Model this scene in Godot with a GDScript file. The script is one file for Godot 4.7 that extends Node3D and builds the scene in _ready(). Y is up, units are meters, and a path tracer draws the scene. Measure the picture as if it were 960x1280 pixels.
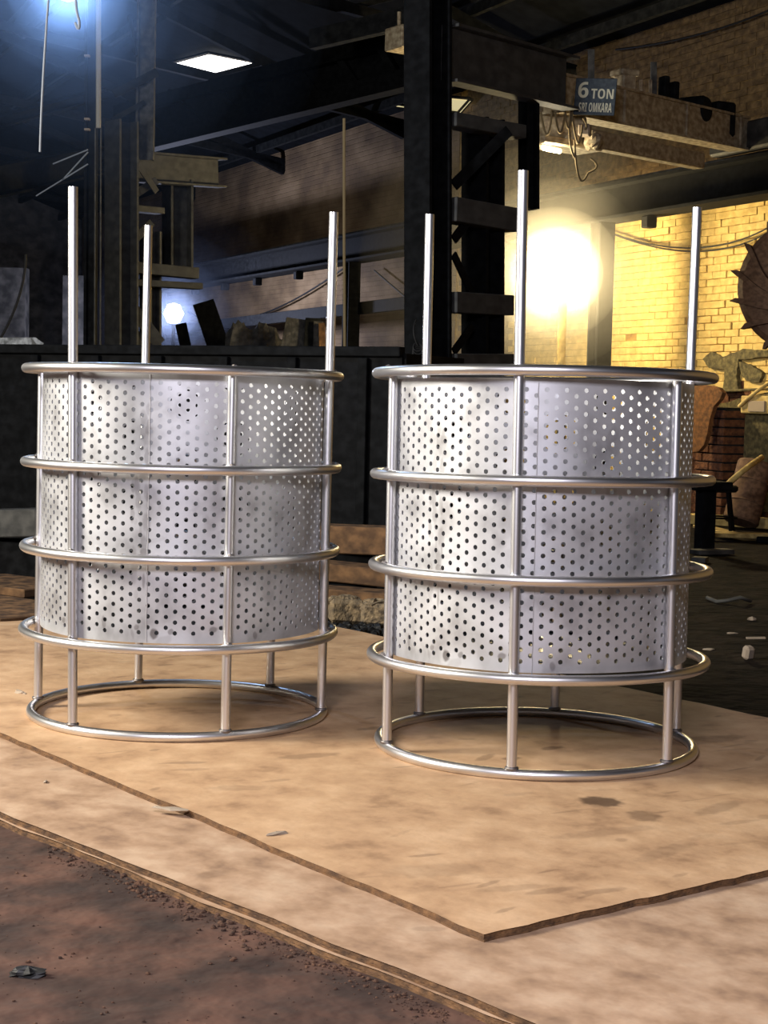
extends Node3D

# ------------------------------------------------------------------ shapes
class Shape:
	var v := PackedVector3Array()
	var n := PackedVector3Array()
	var t := PackedVector2Array()
	var i := PackedInt32Array()

	func tri(a: Vector3, b: Vector3, c: Vector3) -> void:
		var m := (b - a).cross(c - a).normalized()
		var k := v.size()
		v.append_array([a, c, b]); n.append_array([m, m, m])
		var ax := Vector2(1, 0)
		t.append_array([_uv(a, m), _uv(c, m), _uv(b, m)])
		i.append_array([k, k + 1, k + 2])

	func _uv(p: Vector3, m: Vector3) -> Vector2:
		var q := m.abs()
		if q.y >= q.x and q.y >= q.z: return Vector2(p.x, p.z)
		if q.x >= q.z: return Vector2(p.z, p.y)
		return Vector2(p.x, p.y)

	func quad(a: Vector3, b: Vector3, c: Vector3, d: Vector3) -> void:
		tri(a, b, c); tri(a, c, d)

	func box(x: Transform3D, size: Vector3, bev := 0.0) -> void:
		var h := size / 2
		var e := minf(bev, minf(h.x, minf(h.y, h.z)) * 0.9)
		var axes := [Vector3.RIGHT, Vector3.UP, Vector3.BACK]
		for k in 3:
			for s in [-1.0, 1.0]:
				var w: Vector3 = axes[k] * s
				var p: Vector3 = axes[(k + 1) % 3]
				var q: Vector3 = axes[(k + 2) % 3]
				var o := w * absf(w.dot(h))
				var pp := p * (absf(p.dot(h)) - e)
				var qq := q * (absf(q.dot(h)) - e)
				var c := [o - pp - qq, o + pp - qq, o + pp + qq, o - pp + qq]
				if s < 0: c.reverse()
				quad(x * c[0], x * c[1], x * c[2], x * c[3])
		if e <= 0.0: return
		for k in 3:
			var p: Vector3 = axes[(k + 1) % 3]
			var q: Vector3 = axes[(k + 2) % 3]
			var r: Vector3 = axes[k] * (absf(Vector3(axes[k]).dot(h)) - e)
			for s in [-1.0, 1.0]:
				for u in [-1.0, 1.0]:
					var a: Vector3 = p * s * absf(p.dot(h)) + q * u * (absf(q.dot(h)) - e)
					var b: Vector3 = p * s * (absf(p.dot(h)) - e) + q * u * absf(q.dot(h))
					var c := [a - r, a + r, b + r, b - r]
					if s * u < 0: c.reverse()
					quad(x * c[3], x * c[2], x * c[1], x * c[0])
		for sx in [-1.0, 1.0]:
			for sy in [-1.0, 1.0]:
				for sz in [-1.0, 1.0]:
					var g := Vector3(sx, sy, sz) * h
					var c := [g - Vector3(0, sy, sz) * e, g - Vector3(sx, 0, sz) * e, g - Vector3(sx, sy, 0) * e]
					if sx * sy * sz < 0: c.reverse()
					tri(x * c[0], x * c[1], x * c[2])

	func bar(a: Vector3, b: Vector3, w: float, d: float, side := Vector3.ZERO, bev := 0.0) -> void:
		# a straight bar of rectangular section: w across `side`, d across the third direction
		var z := (b - a).normalized()
		var s := side
		if s == Vector3.ZERO: s = Vector3.UP if absf(z.y) < 0.9 else Vector3.RIGHT
		var xx := (s - z * s.dot(z)).normalized()
		var yy := z.cross(xx)
		box(Transform3D(Basis(xx, yy, z), (a + b) / 2), Vector3(w, d, a.distance_to(b)), bev)

	func grid(rows: Array, rn: Array, closed_u: bool, closed_v: bool) -> void:
		# rows of points with their normals; outward normals given
		var nu: int = rows.size()
		var nv: int = rows[0].size()
		var k := v.size()
		for a in nu:
			for b in nv:
				v.append(rows[a][b]); n.append(rn[a][b]); t.append(Vector2(float(a) / nu, float(b) / nv))
		for a in (nu if closed_u else nu - 1):
			for b in (nv if closed_v else nv - 1):
				var p := k + a * nv + b
				var q := k + ((a + 1) % nu) * nv + b
				var p2 := k + a * nv + (b + 1) % nv
				var q2 := k + ((a + 1) % nu) * nv + (b + 1) % nv
				var m := (v[q] - v[p]).cross(v[q2] - v[p])
				if m.length_squared() < 1e-18: m = (v[q2] - v[p]).cross(v[p2] - v[p])
				if m.dot(n[p] + n[q2]) > 0:
					i.append_array([p, q2, q, p, p2, q2])
				else:
					i.append_array([p, q, q2, p, q2, p2])

	func disc(c: Vector3, ax: Vector3, r: float, seg: int) -> void:
		var s := ax.cross(Vector3.RIGHT if absf(ax.x) < 0.9 else Vector3.UP).normalized()
		var u := ax.cross(s)
		for k in seg:
			var a := TAU * k / seg
			var b := TAU * (k + 1) / seg
			tri(c, c + (s * cos(a) + u * sin(a)) * r, c + (s * cos(b) + u * sin(b)) * r)

	func tube(pts: Array, r: float, seg := 12, closed := false, caps := true, r_end := -1.0) -> void:
		var rows := []
		var nn := []
		var m := pts.size()
		var last := Vector3.ZERO
		for k in m:
			var d: Vector3
			if closed: d = Vector3(pts[(k + 1) % m]) - Vector3(pts[(k - 1 + m) % m])
			else: d = Vector3(pts[mini(k + 1, m - 1)]) - Vector3(pts[maxi(k - 1, 0)])
			d = d.normalized()
			var s := last - d * last.dot(d)
			if last == Vector3.ZERO or s.length() < 0.01:
				s = Vector3.UP if absf(d.y) < 0.9 else Vector3.RIGHT
				s = s - d * s.dot(d)
			s = s.normalized()
			last = s
			var u := d.cross(s)
			var rr := r if r_end < 0 else lerpf(r, r_end, float(k) / maxi(m - 1, 1))
			var ra := []
			var rb := []
			for j in seg:
				var a := TAU * j / seg
				var w := s * cos(a) + u * sin(a)
				ra.append(pts[k] + w * rr); rb.append(w)
			rows.append(ra); nn.append(rb)
		grid(rows, nn, closed, true)
		if caps and not closed:
			disc(pts[0], (Vector3(pts[0]) - Vector3(pts[1])).normalized(), r, seg)
			disc(pts[m - 1], (Vector3(pts[m - 1]) - Vector3(pts[m - 2])).normalized(), r if r_end < 0 else r_end, seg)

	func ring(c: Vector3, up: Vector3, big: float, r: float, seg := 120, small := 14) -> void:
		var s := up.cross(Vector3.FORWARD).normalized()
		var u := up.cross(s)
		var rows := []
		var nn := []
		for k in seg:
			var a := TAU * k / seg
			var w := s * cos(a) + u * sin(a)
			var ra := []
			var rb := []
			for j in small:
				var b := TAU * j / small
				var m := w * cos(b) + up * sin(b)
				ra.append(c + w * big + m * r); rb.append(m)
			rows.append(ra); nn.append(rb)
		grid(rows, nn, true, true)

	func lathe(x: Transform3D, prof: Array, seg := 24) -> void:
		# prof: Vector2(radius, height) from bottom to top on the outside
		for k in prof.size() - 1:
			var p: Vector2 = prof[k]
			var q: Vector2 = prof[k + 1]
			var m2 := Vector2(q.y - p.y, p.x - q.x).normalized()
			var rows := []
			var nn := []
			for j in seg:
				var a := TAU * j / seg
				var w := Vector3(cos(a), 0, sin(a))
				rows.append([x * (w * p.x + Vector3.UP * p.y), x * (w * q.x + Vector3.UP * q.y)])
				var m := (x.basis * (w * m2.x + Vector3.UP * m2.y)).normalized()
				nn.append([m, m])
			grid(rows, nn, true, false)

	func prism(x: Transform3D, poly: PackedVector2Array, depth: float) -> void:
		# outline in x/y, extruded from z = 0 to z = depth
		var p := poly
		if Geometry2D.is_polygon_clockwise(p): p.reverse()
		var f := Geometry2D.triangulate_polygon(p)
		var flip := x.basis.determinant() < 0
		for k in range(0, f.size(), 3):
			var a := p[f[k]]
			var b := p[f[k + 1]]
			var c := p[f[k + 2]]
			if (b - a).cross(c - a) < 0:
				var h := b
				b = c
				c = h
			tri(x * Vector3(a.x, a.y, depth), x * Vector3(b.x, b.y, depth), x * Vector3(c.x, c.y, depth))
			tri(x * Vector3(a.x, a.y, 0), x * Vector3(c.x, c.y, 0), x * Vector3(b.x, b.y, 0))
		for k in p.size():
			var a := p[k]
			var b := p[(k + 1) % p.size()]
			quad(x * Vector3(a.x, a.y, 0), x * Vector3(b.x, b.y, 0), x * Vector3(b.x, b.y, depth), x * Vector3(a.x, a.y, depth))

	func lump(c: Vector3, r: Vector3, seed_: int, rough := 0.25, basis := Basis(), nu := 14, nv := 9) -> void:
		var g := FastNoiseLite.new()
		g.seed = seed_
		g.frequency = 0.9
		var rows := []
		for a in nu:
			var ra := []
			for b in nv:
				var th := TAU * a / nu
				var ph := -PI / 2 + PI * b / (nv - 1)
				var w := Vector3(cos(th) * cos(ph), sin(ph), sin(th) * cos(ph))
				ra.append(c + basis * (w * r * (1.0 + rough * 2.0 * g.get_noise_3dv(w * 1.6))))
			rows.append(ra)
		for a in nu:
			for b in nv - 1:
				var p: Vector3 = rows[a][b]
				var q: Vector3 = rows[(a + 1) % nu][b]
				var p2: Vector3 = rows[a][b + 1]
				var q2: Vector3 = rows[(a + 1) % nu][b + 1]
				if p.distance_to(q) > 1e-6: tri(p, p2, q)
				if p2.distance_to(q2) > 1e-6: tri(q, p2, q2)

	func mesh() -> ArrayMesh:
		var arr := []
		arr.resize(Mesh.ARRAY_MAX)
		arr[Mesh.ARRAY_VERTEX] = v
		arr[Mesh.ARRAY_NORMAL] = n
		arr[Mesh.ARRAY_TEX_UV] = t
		arr[Mesh.ARRAY_INDEX] = i
		var m := ArrayMesh.new()
		m.add_surface_from_arrays(Mesh.PRIMITIVE_TRIANGLES, arr)
		return m

# ------------------------------------------------------------------ naming
var used := {}

func numbered(called: String) -> String:
	var k: int = used.get(called, 0)
	used[called] = k + 1
	return called if k == 0 else "%s_%03d" % [called, k]

func tag(o: Node3D, label: String, category: String, group := "") -> Node3D:
	o.set_meta("label", label)
	o.set_meta("category", category)
	if group: o.set_meta("group", group)
	return o

func thing(called: String, label: String, category: String, at_ := Vector3.ZERO, group := "") -> Node3D:
	var o := Node3D.new()
	o.name = numbered(called)
	o.position = at_
	add_child(o, true)
	return tag(o, label, category, group)

func obj(called: String, s: Shape, m: Material, parent: Node3D = self, mesh: Mesh = null) -> MeshInstance3D:
	var o := MeshInstance3D.new()
	o.name = numbered(called) if parent == self else called
	o.mesh = mesh if mesh else s.mesh()
	o.material_override = m
	parent.add_child(o, true)
	return o

# a part whose shape is given in world coordinates, under a thing that only is moved
func part(called: String, s: Shape, m: Material, parent: Node3D) -> MeshInstance3D:
	var o := obj(called, s, m, parent)
	var p := parent
	var off := Vector3.ZERO
	while p != self:
		off += p.position
		p = p.get_parent()
	o.position = -off
	return o

func solo(called: String, s: Shape, m: Material, label: String, category: String, group := "") -> MeshInstance3D:
	var o := obj(called, s, m)
	tag(o, label, category, group)
	return o

func struct(called: String, s: Shape, m: Material, label: String, category: String) -> MeshInstance3D:
	var o := obj(called, s, m)
	o.set_meta("kind", "structure")
	tag(o, label, category)
	return o

# ------------------------------------------------------------------ materials
func noise_tex(sd: int, freq: float, cols: Array, offs: Array, w := 512, h := 512, oct := 5, gain := 0.5) -> NoiseTexture2D:
	var g := FastNoiseLite.new()
	g.seed = sd
	g.noise_type = FastNoiseLite.TYPE_SIMPLEX_SMOOTH
	g.frequency = freq
	g.fractal_octaves = oct
	g.fractal_gain = gain
	var r := Gradient.new()
	r.offsets = PackedFloat32Array(offs)
	r.colors = PackedColorArray(cols)
	var x := NoiseTexture2D.new()
	x.width = w
	x.height = h
	x.seamless = true
	x.noise = g
	x.color_ramp = r
	return x

func bump_tex(sd: int, freq: float, oct := 5, size := 512) -> NoiseTexture2D:
	return noise_tex(sd, freq, [Color.BLACK, Color.WHITE], [0.0, 1.0], size, size, oct)

func mat(c: Color, rough := 0.8, metal := 0.0) -> StandardMaterial3D:
	var m := StandardMaterial3D.new()
	m.albedo_color = c
	m.roughness = rough
	m.metallic = metal
	return m

func worn(sd: int, dark: Color, light: Color, rough: float, metal: float, scale := 1.0, relief := 0.0, freq := 0.02) -> StandardMaterial3D:
	var m := mat(Color.WHITE, rough, metal)
	m.albedo_texture = noise_tex(sd, freq, [dark, dark.lerp(light, 0.5), light], [0.25, 0.5, 0.78])
	m.uv1_triplanar = true
	m.uv1_world_triplanar = true
	m.uv1_scale = Vector3.ONE * scale
	if relief > 0:
		m.heightmap_enabled = true
		m.heightmap_texture = bump_tex(sd + 7, freq * 2.0)
		m.heightmap_scale = relief
	return m

func glow(c: Color, e: float) -> StandardMaterial3D:
	var m := mat(c, 0.6)
	m.emission_enabled = true
	m.emission = c
	m.emission_energy_multiplier = e
	return m

# ------------------------------------------------------------------ the camera, and where its rays meet the place
const EYE := Vector3(0, 1.1748, 0)
const PITCH := 0.0664
const ROLL := 0.0222
const FOCAL := 2069.57
const ALONG := Vector3(-0.43589, 0, -0.9)      # along the brick wall, away
const INTO := Vector3(0.9, 0, -0.43589)        # into the brick wall
const ACROSS := Vector3(0.715, 0, -0.699)      # along brackets and bridge
const FOOT := Vector3(3.75, 0, -17.0)          # a point at the foot of the brick wall

var eye_basis: Basis

func ray(x: float, y: float) -> Vector3:
	return -eye_basis.z + eye_basis.x * (x - 480.0) / FOCAL + eye_basis.y * (640.0 - y) / FOCAL

func at(x: float, y: float, depth: float) -> Vector3:
	var d := ray(x, y)
	return EYE + d * (-depth / d.z)

func on_floor(x: float, y: float, h := 0.0) -> Vector3:
	var d := ray(x, y)
	return EYE + d * ((h - EYE.y) / d.y)

func on_wall(x: float, y: float, off := 0.0) -> Vector3:
	var d := ray(x, y)
	return EYE + d * ((FOOT - INTO * off - EYE).dot(INTO) / d.dot(INTO))

const EAVE := 5.3
const PITCHED := 0.36
func on_roof(x: float, y: float) -> Vector3:
	# roof height = EAVE + PITCHED * distance from the brick wall
	var d := ray(x, y)
	var k := (EAVE + PITCHED * (FOOT - EYE).dot(INTO) - EYE.y) / (d.y + PITCHED * d.dot(INTO))
	return EYE + d * k

func wall_point(s: float, y: float, off: float) -> Vector3:
	return FOOT + ALONG * s - INTO * off + Vector3.UP * y

func wall_frame(p: Vector3) -> Transform3D:
	return Transform3D(Basis(-ALONG, Vector3.UP, -INTO), p)

var rng := RandomNumberGenerator.new()
var M := {}

func _ready() -> void:
	rng.seed = 11
	# --- camera
	var fw := Vector3(0, -sin(PITCH), -cos(PITCH))
	var up := Vector3(0, cos(PITCH), -sin(PITCH))
	var rt := Vector3.RIGHT
	eye_basis = Basis(rt * cos(ROLL) + up * sin(ROLL), up * cos(ROLL) - rt * sin(ROLL), -fw)
	var cam := Camera3D.new()
	cam.name = "camera"
	cam.transform = Transform3D(eye_basis, EYE)
	cam.fov = rad_to_deg(2.0 * atan(640.0 / FOCAL))
	cam.near = 0.05
	cam.far = 200.0
	add_child(cam)
	# --- sky, exposure
	var we := WorldEnvironment.new()
	we.name = "surroundings"
	var env := Environment.new()
	env.background_mode = Environment.BG_COLOR
	env.background_color = Color(0.62, 0.68, 0.78)
	env.background_energy_multiplier = 0.2
	env.tonemap_mode = Environment.TONE_MAPPER_LINEAR
	env.tonemap_exposure = 1.0
	env.sdfgi_enabled = true
	env.ssao_enabled = true
	env.ssil_enabled = true
	env.volumetric_fog_enabled = true
	env.volumetric_fog_density = 0.0
	we.environment = env
	add_child(we)
	# --- unseen area lights, placed to light baskets and boards from left and front
	unseen_light("unseen_side_light", Vector3(-6.0, 3.4, -4.4), Vector3(-0.1, 0.5, -5.3), Vector2(2.0, 1.7), Color(1.0, 0.97, 0.91), 82.0)
	unseen_light("unseen_front_light", Vector3(-0.6, 3.0, 0.3), Vector3(0.2, 0.1, -4.4), Vector2(1.2, 0.9), Color(0.97, 0.95, 1.0), 26.0)  # out of view above the camera, well inside the front wall opening

	make_materials()
	build_shell()
	build_brick_wall()
	build_roof()
	build_sheets()
	build_baskets()
	build_columns()
	build_runway()
	build_crane()
	build_lamps()
	build_back_clutter()
	build_right_clutter()
	build_left_clutter()
	build_wires()
	build_litter()

func unseen_light(called: String, p: Vector3, to: Vector3, size: Vector2, c: Color, e: float) -> void:
	var l := AreaLight3D.new()
	l.name = called
	l.area_size = size
	l.light_color = c
	l.light_energy = e
	l.shadow_enabled = true
	l.look_at_from_position(p, to)
	add_child(l)

func make_materials() -> void:
	# polished tube
	var s := mat(Color(0.88, 0.88, 0.885), 0.27, 1.0)
	s.roughness = 0.36
	s.uv1_triplanar = true
	s.uv1_scale = Vector3(2.5, 0.7, 2.5)
	M.tube = s
	# perforated sheet
	var d := mat(Color.WHITE, 0.54, 0.6)
	d.albedo_texture = noise_tex(5, 0.008, [Color(0.64, 0.64, 0.65), Color(0.735, 0.74, 0.75), Color(0.78, 0.785, 0.80)], [0.14, 0.40, 0.8], 2048, 512, 5)
	# handling marks: smears along the seam and heat-tinted spots along the lower edge
	var im := Image.create(2048, 512, false, Image.FORMAT_L8)
	im.fill(Color(0, 0, 0))
	for k in 34:
		smudge(im, Vector2(0.255 + rng.randf_range(-0.006, 0.014), rng.randf_range(0.12, 0.8)), Vector2(0.0015 + 0.004 * rng.randf(), 0.015 + 0.03 * rng.randf()), rng.randf_range(0.1, 0.42), 0.0)
	for k in 60:
		smudge(im, Vector2(rng.randf(), rng.randf() * 0.9), Vector2(0.002 + 0.012 * rng.randf(), 0.01 + 0.05 * rng.randf()), rng.randf_range(0.05, 0.22), rng.randf_range(-0.5, 0.5))
	for q in [[0.243, 0.03, 0.006, 0.035, 0.75], [0.225, 0.04, 0.004, 0.02, 0.5], [0.18, 0.045, 0.005, 0.022, 0.55], [0.165, 0.04, 0.004, 0.02, 0.45], [0.262, 0.05, 0.004, 0.02, 0.5], [0.36, 0.05, 0.004, 0.02, 0.45], [0.255, 0.30, 0.006, 0.03, 0.5], [0.30, 0.06, 0.003, 0.05, 0.4], [0.13, 0.02, 0.004, 0.03, 0.5]]:
		smudge(im, Vector2(q[0], q[1]), Vector2(q[2], q[3] * 0.6), q[4], 0.2)
	d.detail_enabled = true
	d.detail_blend_mode = BaseMaterial3D.BLEND_MODE_MIX
	d.detail_mask = ImageTexture.create_from_image(im)
	var dk := Image.create(4, 4, false, Image.FORMAT_RGBA8)
	dk.fill(Color(0.30, 0.26, 0.25, 1.0))
	d.detail_albedo = ImageTexture.create_from_image(dk)
	d.roughness_texture = noise_tex(9, 0.01, [Color(0.8, 0.8, 0.8), Color(1, 1, 1)], [0.3, 0.7])
	M.drum = d
	M.dark_ground = worn(33, Color(0.07, 0.058, 0.05), Color(0.17, 0.14, 0.115), 0.95, 0.0, 0.5, 1.6, 0.012)
	M.weld = mat(Color(0.50, 0.48, 0.47), 0.5, 0.9)
	M.seam = mat(Color(0.66, 0.66, 0.67), 0.55, 0.5)
	M.stain = mat(Color(0.16, 0.12, 0.12), 0.7, 0.4)
	M.ply_edge = worn(21, Color(0.26, 0.18, 0.11), Color(0.47, 0.34, 0.21), 0.85, 0.0, 3.0, 0.3)
	M.dirt = worn(31, Color(0.19, 0.125, 0.095), Color(0.37, 0.255, 0.20), 0.95, 0.0, 0.45, 1.6, 0.012)
	M.crumb = worn(32, Color(0.16, 0.10, 0.075), Color(0.42, 0.30, 0.22), 0.95, 0.0, 2.0)
	M.black = worn(41, Color(0.045, 0.048, 0.052), Color(0.10, 0.104, 0.11), 0.75, 0.1, 1.0)
	M.steel_dark = worn(43, Color(0.08, 0.085, 0.09), Color(0.16, 0.165, 0.165), 0.75, 0.0, 0.8)
	M.steel_mid = worn(44, Color(0.17, 0.17, 0.17), Color(0.27, 0.27, 0.26), 0.75, 0.0, 0.8)
	M.steel_grey = worn(45, Color(0.20, 0.20, 0.195), Color(0.34, 0.335, 0.32), 0.7, 0.15, 0.8)
	M.crane = worn(47, Color(0.54, 0.47, 0.37), Color(0.80, 0.75, 0.63), 0.7, 0.1, 0.9, 0.0, 0.03)
	M.rust = worn(49, Color(0.36, 0.27, 0.21), Color(0.54, 0.42, 0.33), 0.8, 0.2, 1.6)
	M.paint = worn(51, Color(0.74, 0.63, 0.37), Color(0.87, 0.76, 0.48), 0.85, 0.0, 0.7, 0.6)
	M.brick_raw = worn(53, Color(0.34, 0.265, 0.165), Color(0.52, 0.42, 0.275), 0.9, 0.0, 0.9, 0.8)
	M.brick_bare = worn(54, Color(0.27, 0.15, 0.08), Color(0.45, 0.28, 0.16), 0.9, 0.0, 1.3, 0.8)
	M.mortar = worn(55, Color(0.50, 0.39, 0.20), Color(0.70, 0.56, 0.30), 0.95, 0.0, 0.8, 0.6)
	M.plaster = worn(57, Color(0.25, 0.225, 0.15), Color(0.46, 0.42, 0.28), 0.95, 0.0, 1.3, 0.5)
	M.wood = worn(59, Color(0.26, 0.18, 0.11), Color(0.50, 0.37, 0.24), 0.85, 0.0, 0.9)
	M.wood_pale = worn(60, Color(0.66, 0.56, 0.34), Color(0.88, 0.79, 0.53), 0.85, 0.0, 0.9)
	M.sack = worn(61, Color(0.30, 0.19, 0.09), Color(0.50, 0.33, 0.17), 0.95, 0.0, 1.5)
	M.tarp = worn(62, Color(0.20, 0.20, 0.20), Color(0.36, 0.355, 0.35), 0.9, 0.0, 0.9, 1.0)
	M.stone = worn(63, Color(0.32, 0.28, 0.23), Color(0.62, 0.54, 0.42), 0.9, 0.0, 2.0, 0.6)
	M.coal = worn(64, Color(0.02, 0.02, 0.022), Color(0.07, 0.07, 0.075), 0.6, 0.0, 2.0)
	M.chip = mat(Color(0.62, 0.56, 0.49), 0.8)
	M.rope = mat(Color(0.50, 0.44, 0.32), 0.9)
	M.cable = mat(Color(0.045, 0.042, 0.04), 0.7)
	M.cable_pale = mat(Color(0.55, 0.58, 0.62), 0.6)
	M.roof = worn(71, Color(0.035, 0.04, 0.05), Color(0.075, 0.085, 0.10), 1.0, 0.0, 0.4)
	M.wall_grey = worn(73, Color(0.20, 0.20, 0.20), Color(0.38, 0.37, 0.36), 0.9, 0.0, 0.3)
	M.sheet_steel = worn(75, Color(0.10, 0.11, 0.12), Color(0.34, 0.35, 0.37), 0.35, 0.8, 1.2)
	M.sign = worn(77, Color(0.14, 0.18, 0.22), Color(0.24, 0.28, 0.31), 0.7, 0.0, 2.0)
	for k in ["roof", "black", "steel_dark", "dark_ground"]: M[k].metallic_specular = 0.2
	M.pipe_pale = mat(Color(0.66, 0.64, 0.58), 0.6)
	M.sign_white = mat(Color(0.78, 0.76, 0.66), 0.7)

# ------------------------------------------------------------------ shell
func build_shell() -> void:
	var f := Shape.new()
	f.box(Transform3D(Basis(-ALONG, Vector3.UP, -INTO), Vector3(-3.0, -0.15, -16.0)), Vector3(58, 0.3, 20))
	struct("floor", f, M.dirt, "trodden brown earth floor of the workshop in front of the boards", "floor")
	var g0 := Shape.new()  # rear ground, coloured darker than the front floor
	g0.prism(Transform3D(Basis(Vector3.RIGHT, PI / 2), Vector3(0, 0.003, 0)), PackedVector2Array([Vector2(0.9, -2.9), Vector2(-3.2, -7.4), Vector2(-18, -14), Vector2(-18, -42), Vector2(3.0, -19), Vector2(9, -6), Vector2(7, -1)]), 0.003)
	struct("floor_001", g0, M.dark_ground, "near-black ground behind and to the right of the plywood", "floor")
	# far end wall
	var e := Shape.new()
	e.box(wall_frame(wall_point(26.0, 4.5, 8.0)), Vector3(0.4, 9.0, 17))
	var b := struct("wall_back", e, M.wall_grey, "dim grey end wall far behind the columns on the left", "wall")
	# unseen left and front walls, each with an opening placed to let light in
	var l := Shape.new()
	for q in [[-30.0, -16.2, 0.0, 9.5], [-9.2, 26.0, 0.0, 9.5], [-16.2, -9.2, 4.6, 9.5]]:
		l.box(wall_frame(wall_point((q[0] + q[1]) / 2, (q[2] + q[3]) / 2, 15.8)), Vector3(q[1] - q[0], q[3] - q[2], 0.4))
	struct("wall_left", l, M.wall_grey, "unseen grey side wall left of the camera, with an opening placed to admit light", "wall")
	var g := Shape.new()
	for q in [[0.0, 4.2, 0.0, 9.5], [12.2, 16.0, 0.0, 9.5], [4.2, 12.2, 5.0, 9.5]]:
		g.box(wall_frame(wall_point(-20.0, (q[2] + q[3]) / 2, (q[0] + q[1]) / 2)), Vector3(0.4, q[3] - q[2], q[1] - q[0]))
	struct("wall_front", g, M.wall_grey, "unseen grey wall behind the camera, with a wide opening placed to admit light", "wall")

func build_brick_wall() -> void:
	var w := MeshInstance3D.new()
	w.name = "wall_right"
	var c := Shape.new()
	# near stretch: mortar bed with laid bricks; far stretch: painted brickwork too far to tell the bricks apart
	c.box(Transform3D(Basis(), Vector3(3.0, 2.75, -0.16)), Vector3(19.0, 5.5, 0.3))
	w.mesh = c.mesh()
	w.material_override = M.mortar
	w.transform = wall_frame(FOOT)
	w.set_meta("kind", "structure")
	tag(w, "long yellow and brown brick wall along the right side of the workshop", "wall")
	add_child(w)
	used["wall_right"] = 1
	# far stretch
	var far := Shape.new()
	far.box(Transform3D(Basis(), Vector3(-16.0, 2.75, -0.155)), Vector3(19.0, 5.5, 0.31))
	var fm := mat(Color.WHITE, 0.92)
	fm.albedo_texture = noise_tex(81, 0.012, [Color(0.36, 0.285, 0.20), Color(0.44, 0.355, 0.25), Color(0.51, 0.42, 0.31)], [0.2, 0.5, 0.8])
	fm.uv1_triplanar = true
	fm.uv1_scale = Vector3(0.135, 0.203, 0.135)
	fm.heightmap_enabled = true
	fm.heightmap_texture = brick_relief()
	fm.heightmap_scale = 1.5
	var fb := obj("brickwork", far, fm, w)
	# bricks
	var L := 0.232
	var H := 0.077
	var singles := []
	var rest := {}
	for m in ["paint", "raw", "bare"]: rest[m] = Shape.new()
	var row := 0
	var wear := FastNoiseLite.new()
	wear.seed = 5
	wear.frequency = 0.9
	var worn_at := func(a: float, b: float) -> float: return smoothstep(0.0, 0.5, wear.get_noise_2d(a, b))
	var y := 0.045
	while y < 5.45:
		var x := -6.3 + (0.5 * L if row % 2 else 0.0)
		while x < 1.6:
			var ss := -x
			var hole := false
			for q in [[2.32, 1.99], [1.1, 2.13]]:
				if absf(ss - q[0]) < 0.1 and absf(y - q[1]) < 0.05: hole = true
			if not hole:
				var proud: float = rng.randf_range(0.0005, 0.003) + 0.011 * worn_at.call(ss, y)
				if rng.randf() < 0.08: proud += 0.012
				var bare := ss < 1.2 and y < 1.35 + 0.15 * sin(ss * 7.0)
				var kind := "bare" if bare else ("paint" if y < 3.3 and ss < 5.0 else "raw")
				var near := ss > -0.5 and ss < 2.85 and y > 1.5 and y < 3.1
				var size := Vector3(L - rng.randf_range(0.003, 0.008), H - rng.randf_range(0.003, 0.007), 0.05)
				var tr := Transform3D(Basis.from_euler(Vector3(rng.randf_range(-0.03, 0.03), rng.randf_range(-0.02, 0.02), rng.randf_range(-0.02, 0.02))), Vector3(x + rng.randf_range(-0.006, 0.006), y, proud - 0.025))
				if near and singles.size() < 300: singles.append([tr, size, kind, worn_at.call(ss, y)])
				else: rest[kind].box(tr, size, 0.0)
			x += L
		y += H
		row += 1
	var variants := []
	for k in 6:
		var s := Shape.new()
		s.box(Transform3D(), Vector3(L - 0.003 - 0.0016 * k, H - 0.002 - 0.0014 * k, 0.05), 0.006)
		variants.append(s.mesh())
	for q in singles:
		var o := obj("brick", null, M.paint if q[2] == "paint" else M.brick_bare, w, variants[clampi(int(q[3] * 5.0 + rng.randf() * 1.5), 0, 5)])
		o.transform = q[0]
	var names := {"paint": M.paint, "raw": M.brick_raw, "bare": M.brick_bare}
	for k in names:
		var o := obj("bricks", rest[k], names[k], w)
		o.set_meta("kind", "stuff")

func brick_relief() -> ImageTexture:
	var im := Image.create(1024, 1024, false, Image.FORMAT_L8)
	im.fill(Color(0.8, 0.8, 0.8))
	for r in 64:
		im.fill_rect(Rect2i(0, r * 16, 1024, 2), Color(0.45, 0.45, 0.45))
		for k in 32:
			var x := (k * 32 + (16 if r % 2 else 0)) % 1024
			var g := rng.randf_range(0.7, 1.0)
			im.fill_rect(Rect2i(x + 2, r * 16 + 2, 30, 14), Color(g, g, g))
			im.fill_rect(Rect2i(x, r * 16, 2, 16), Color(0.5, 0.5, 0.5))
	return ImageTexture.create_from_image(im)

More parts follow.
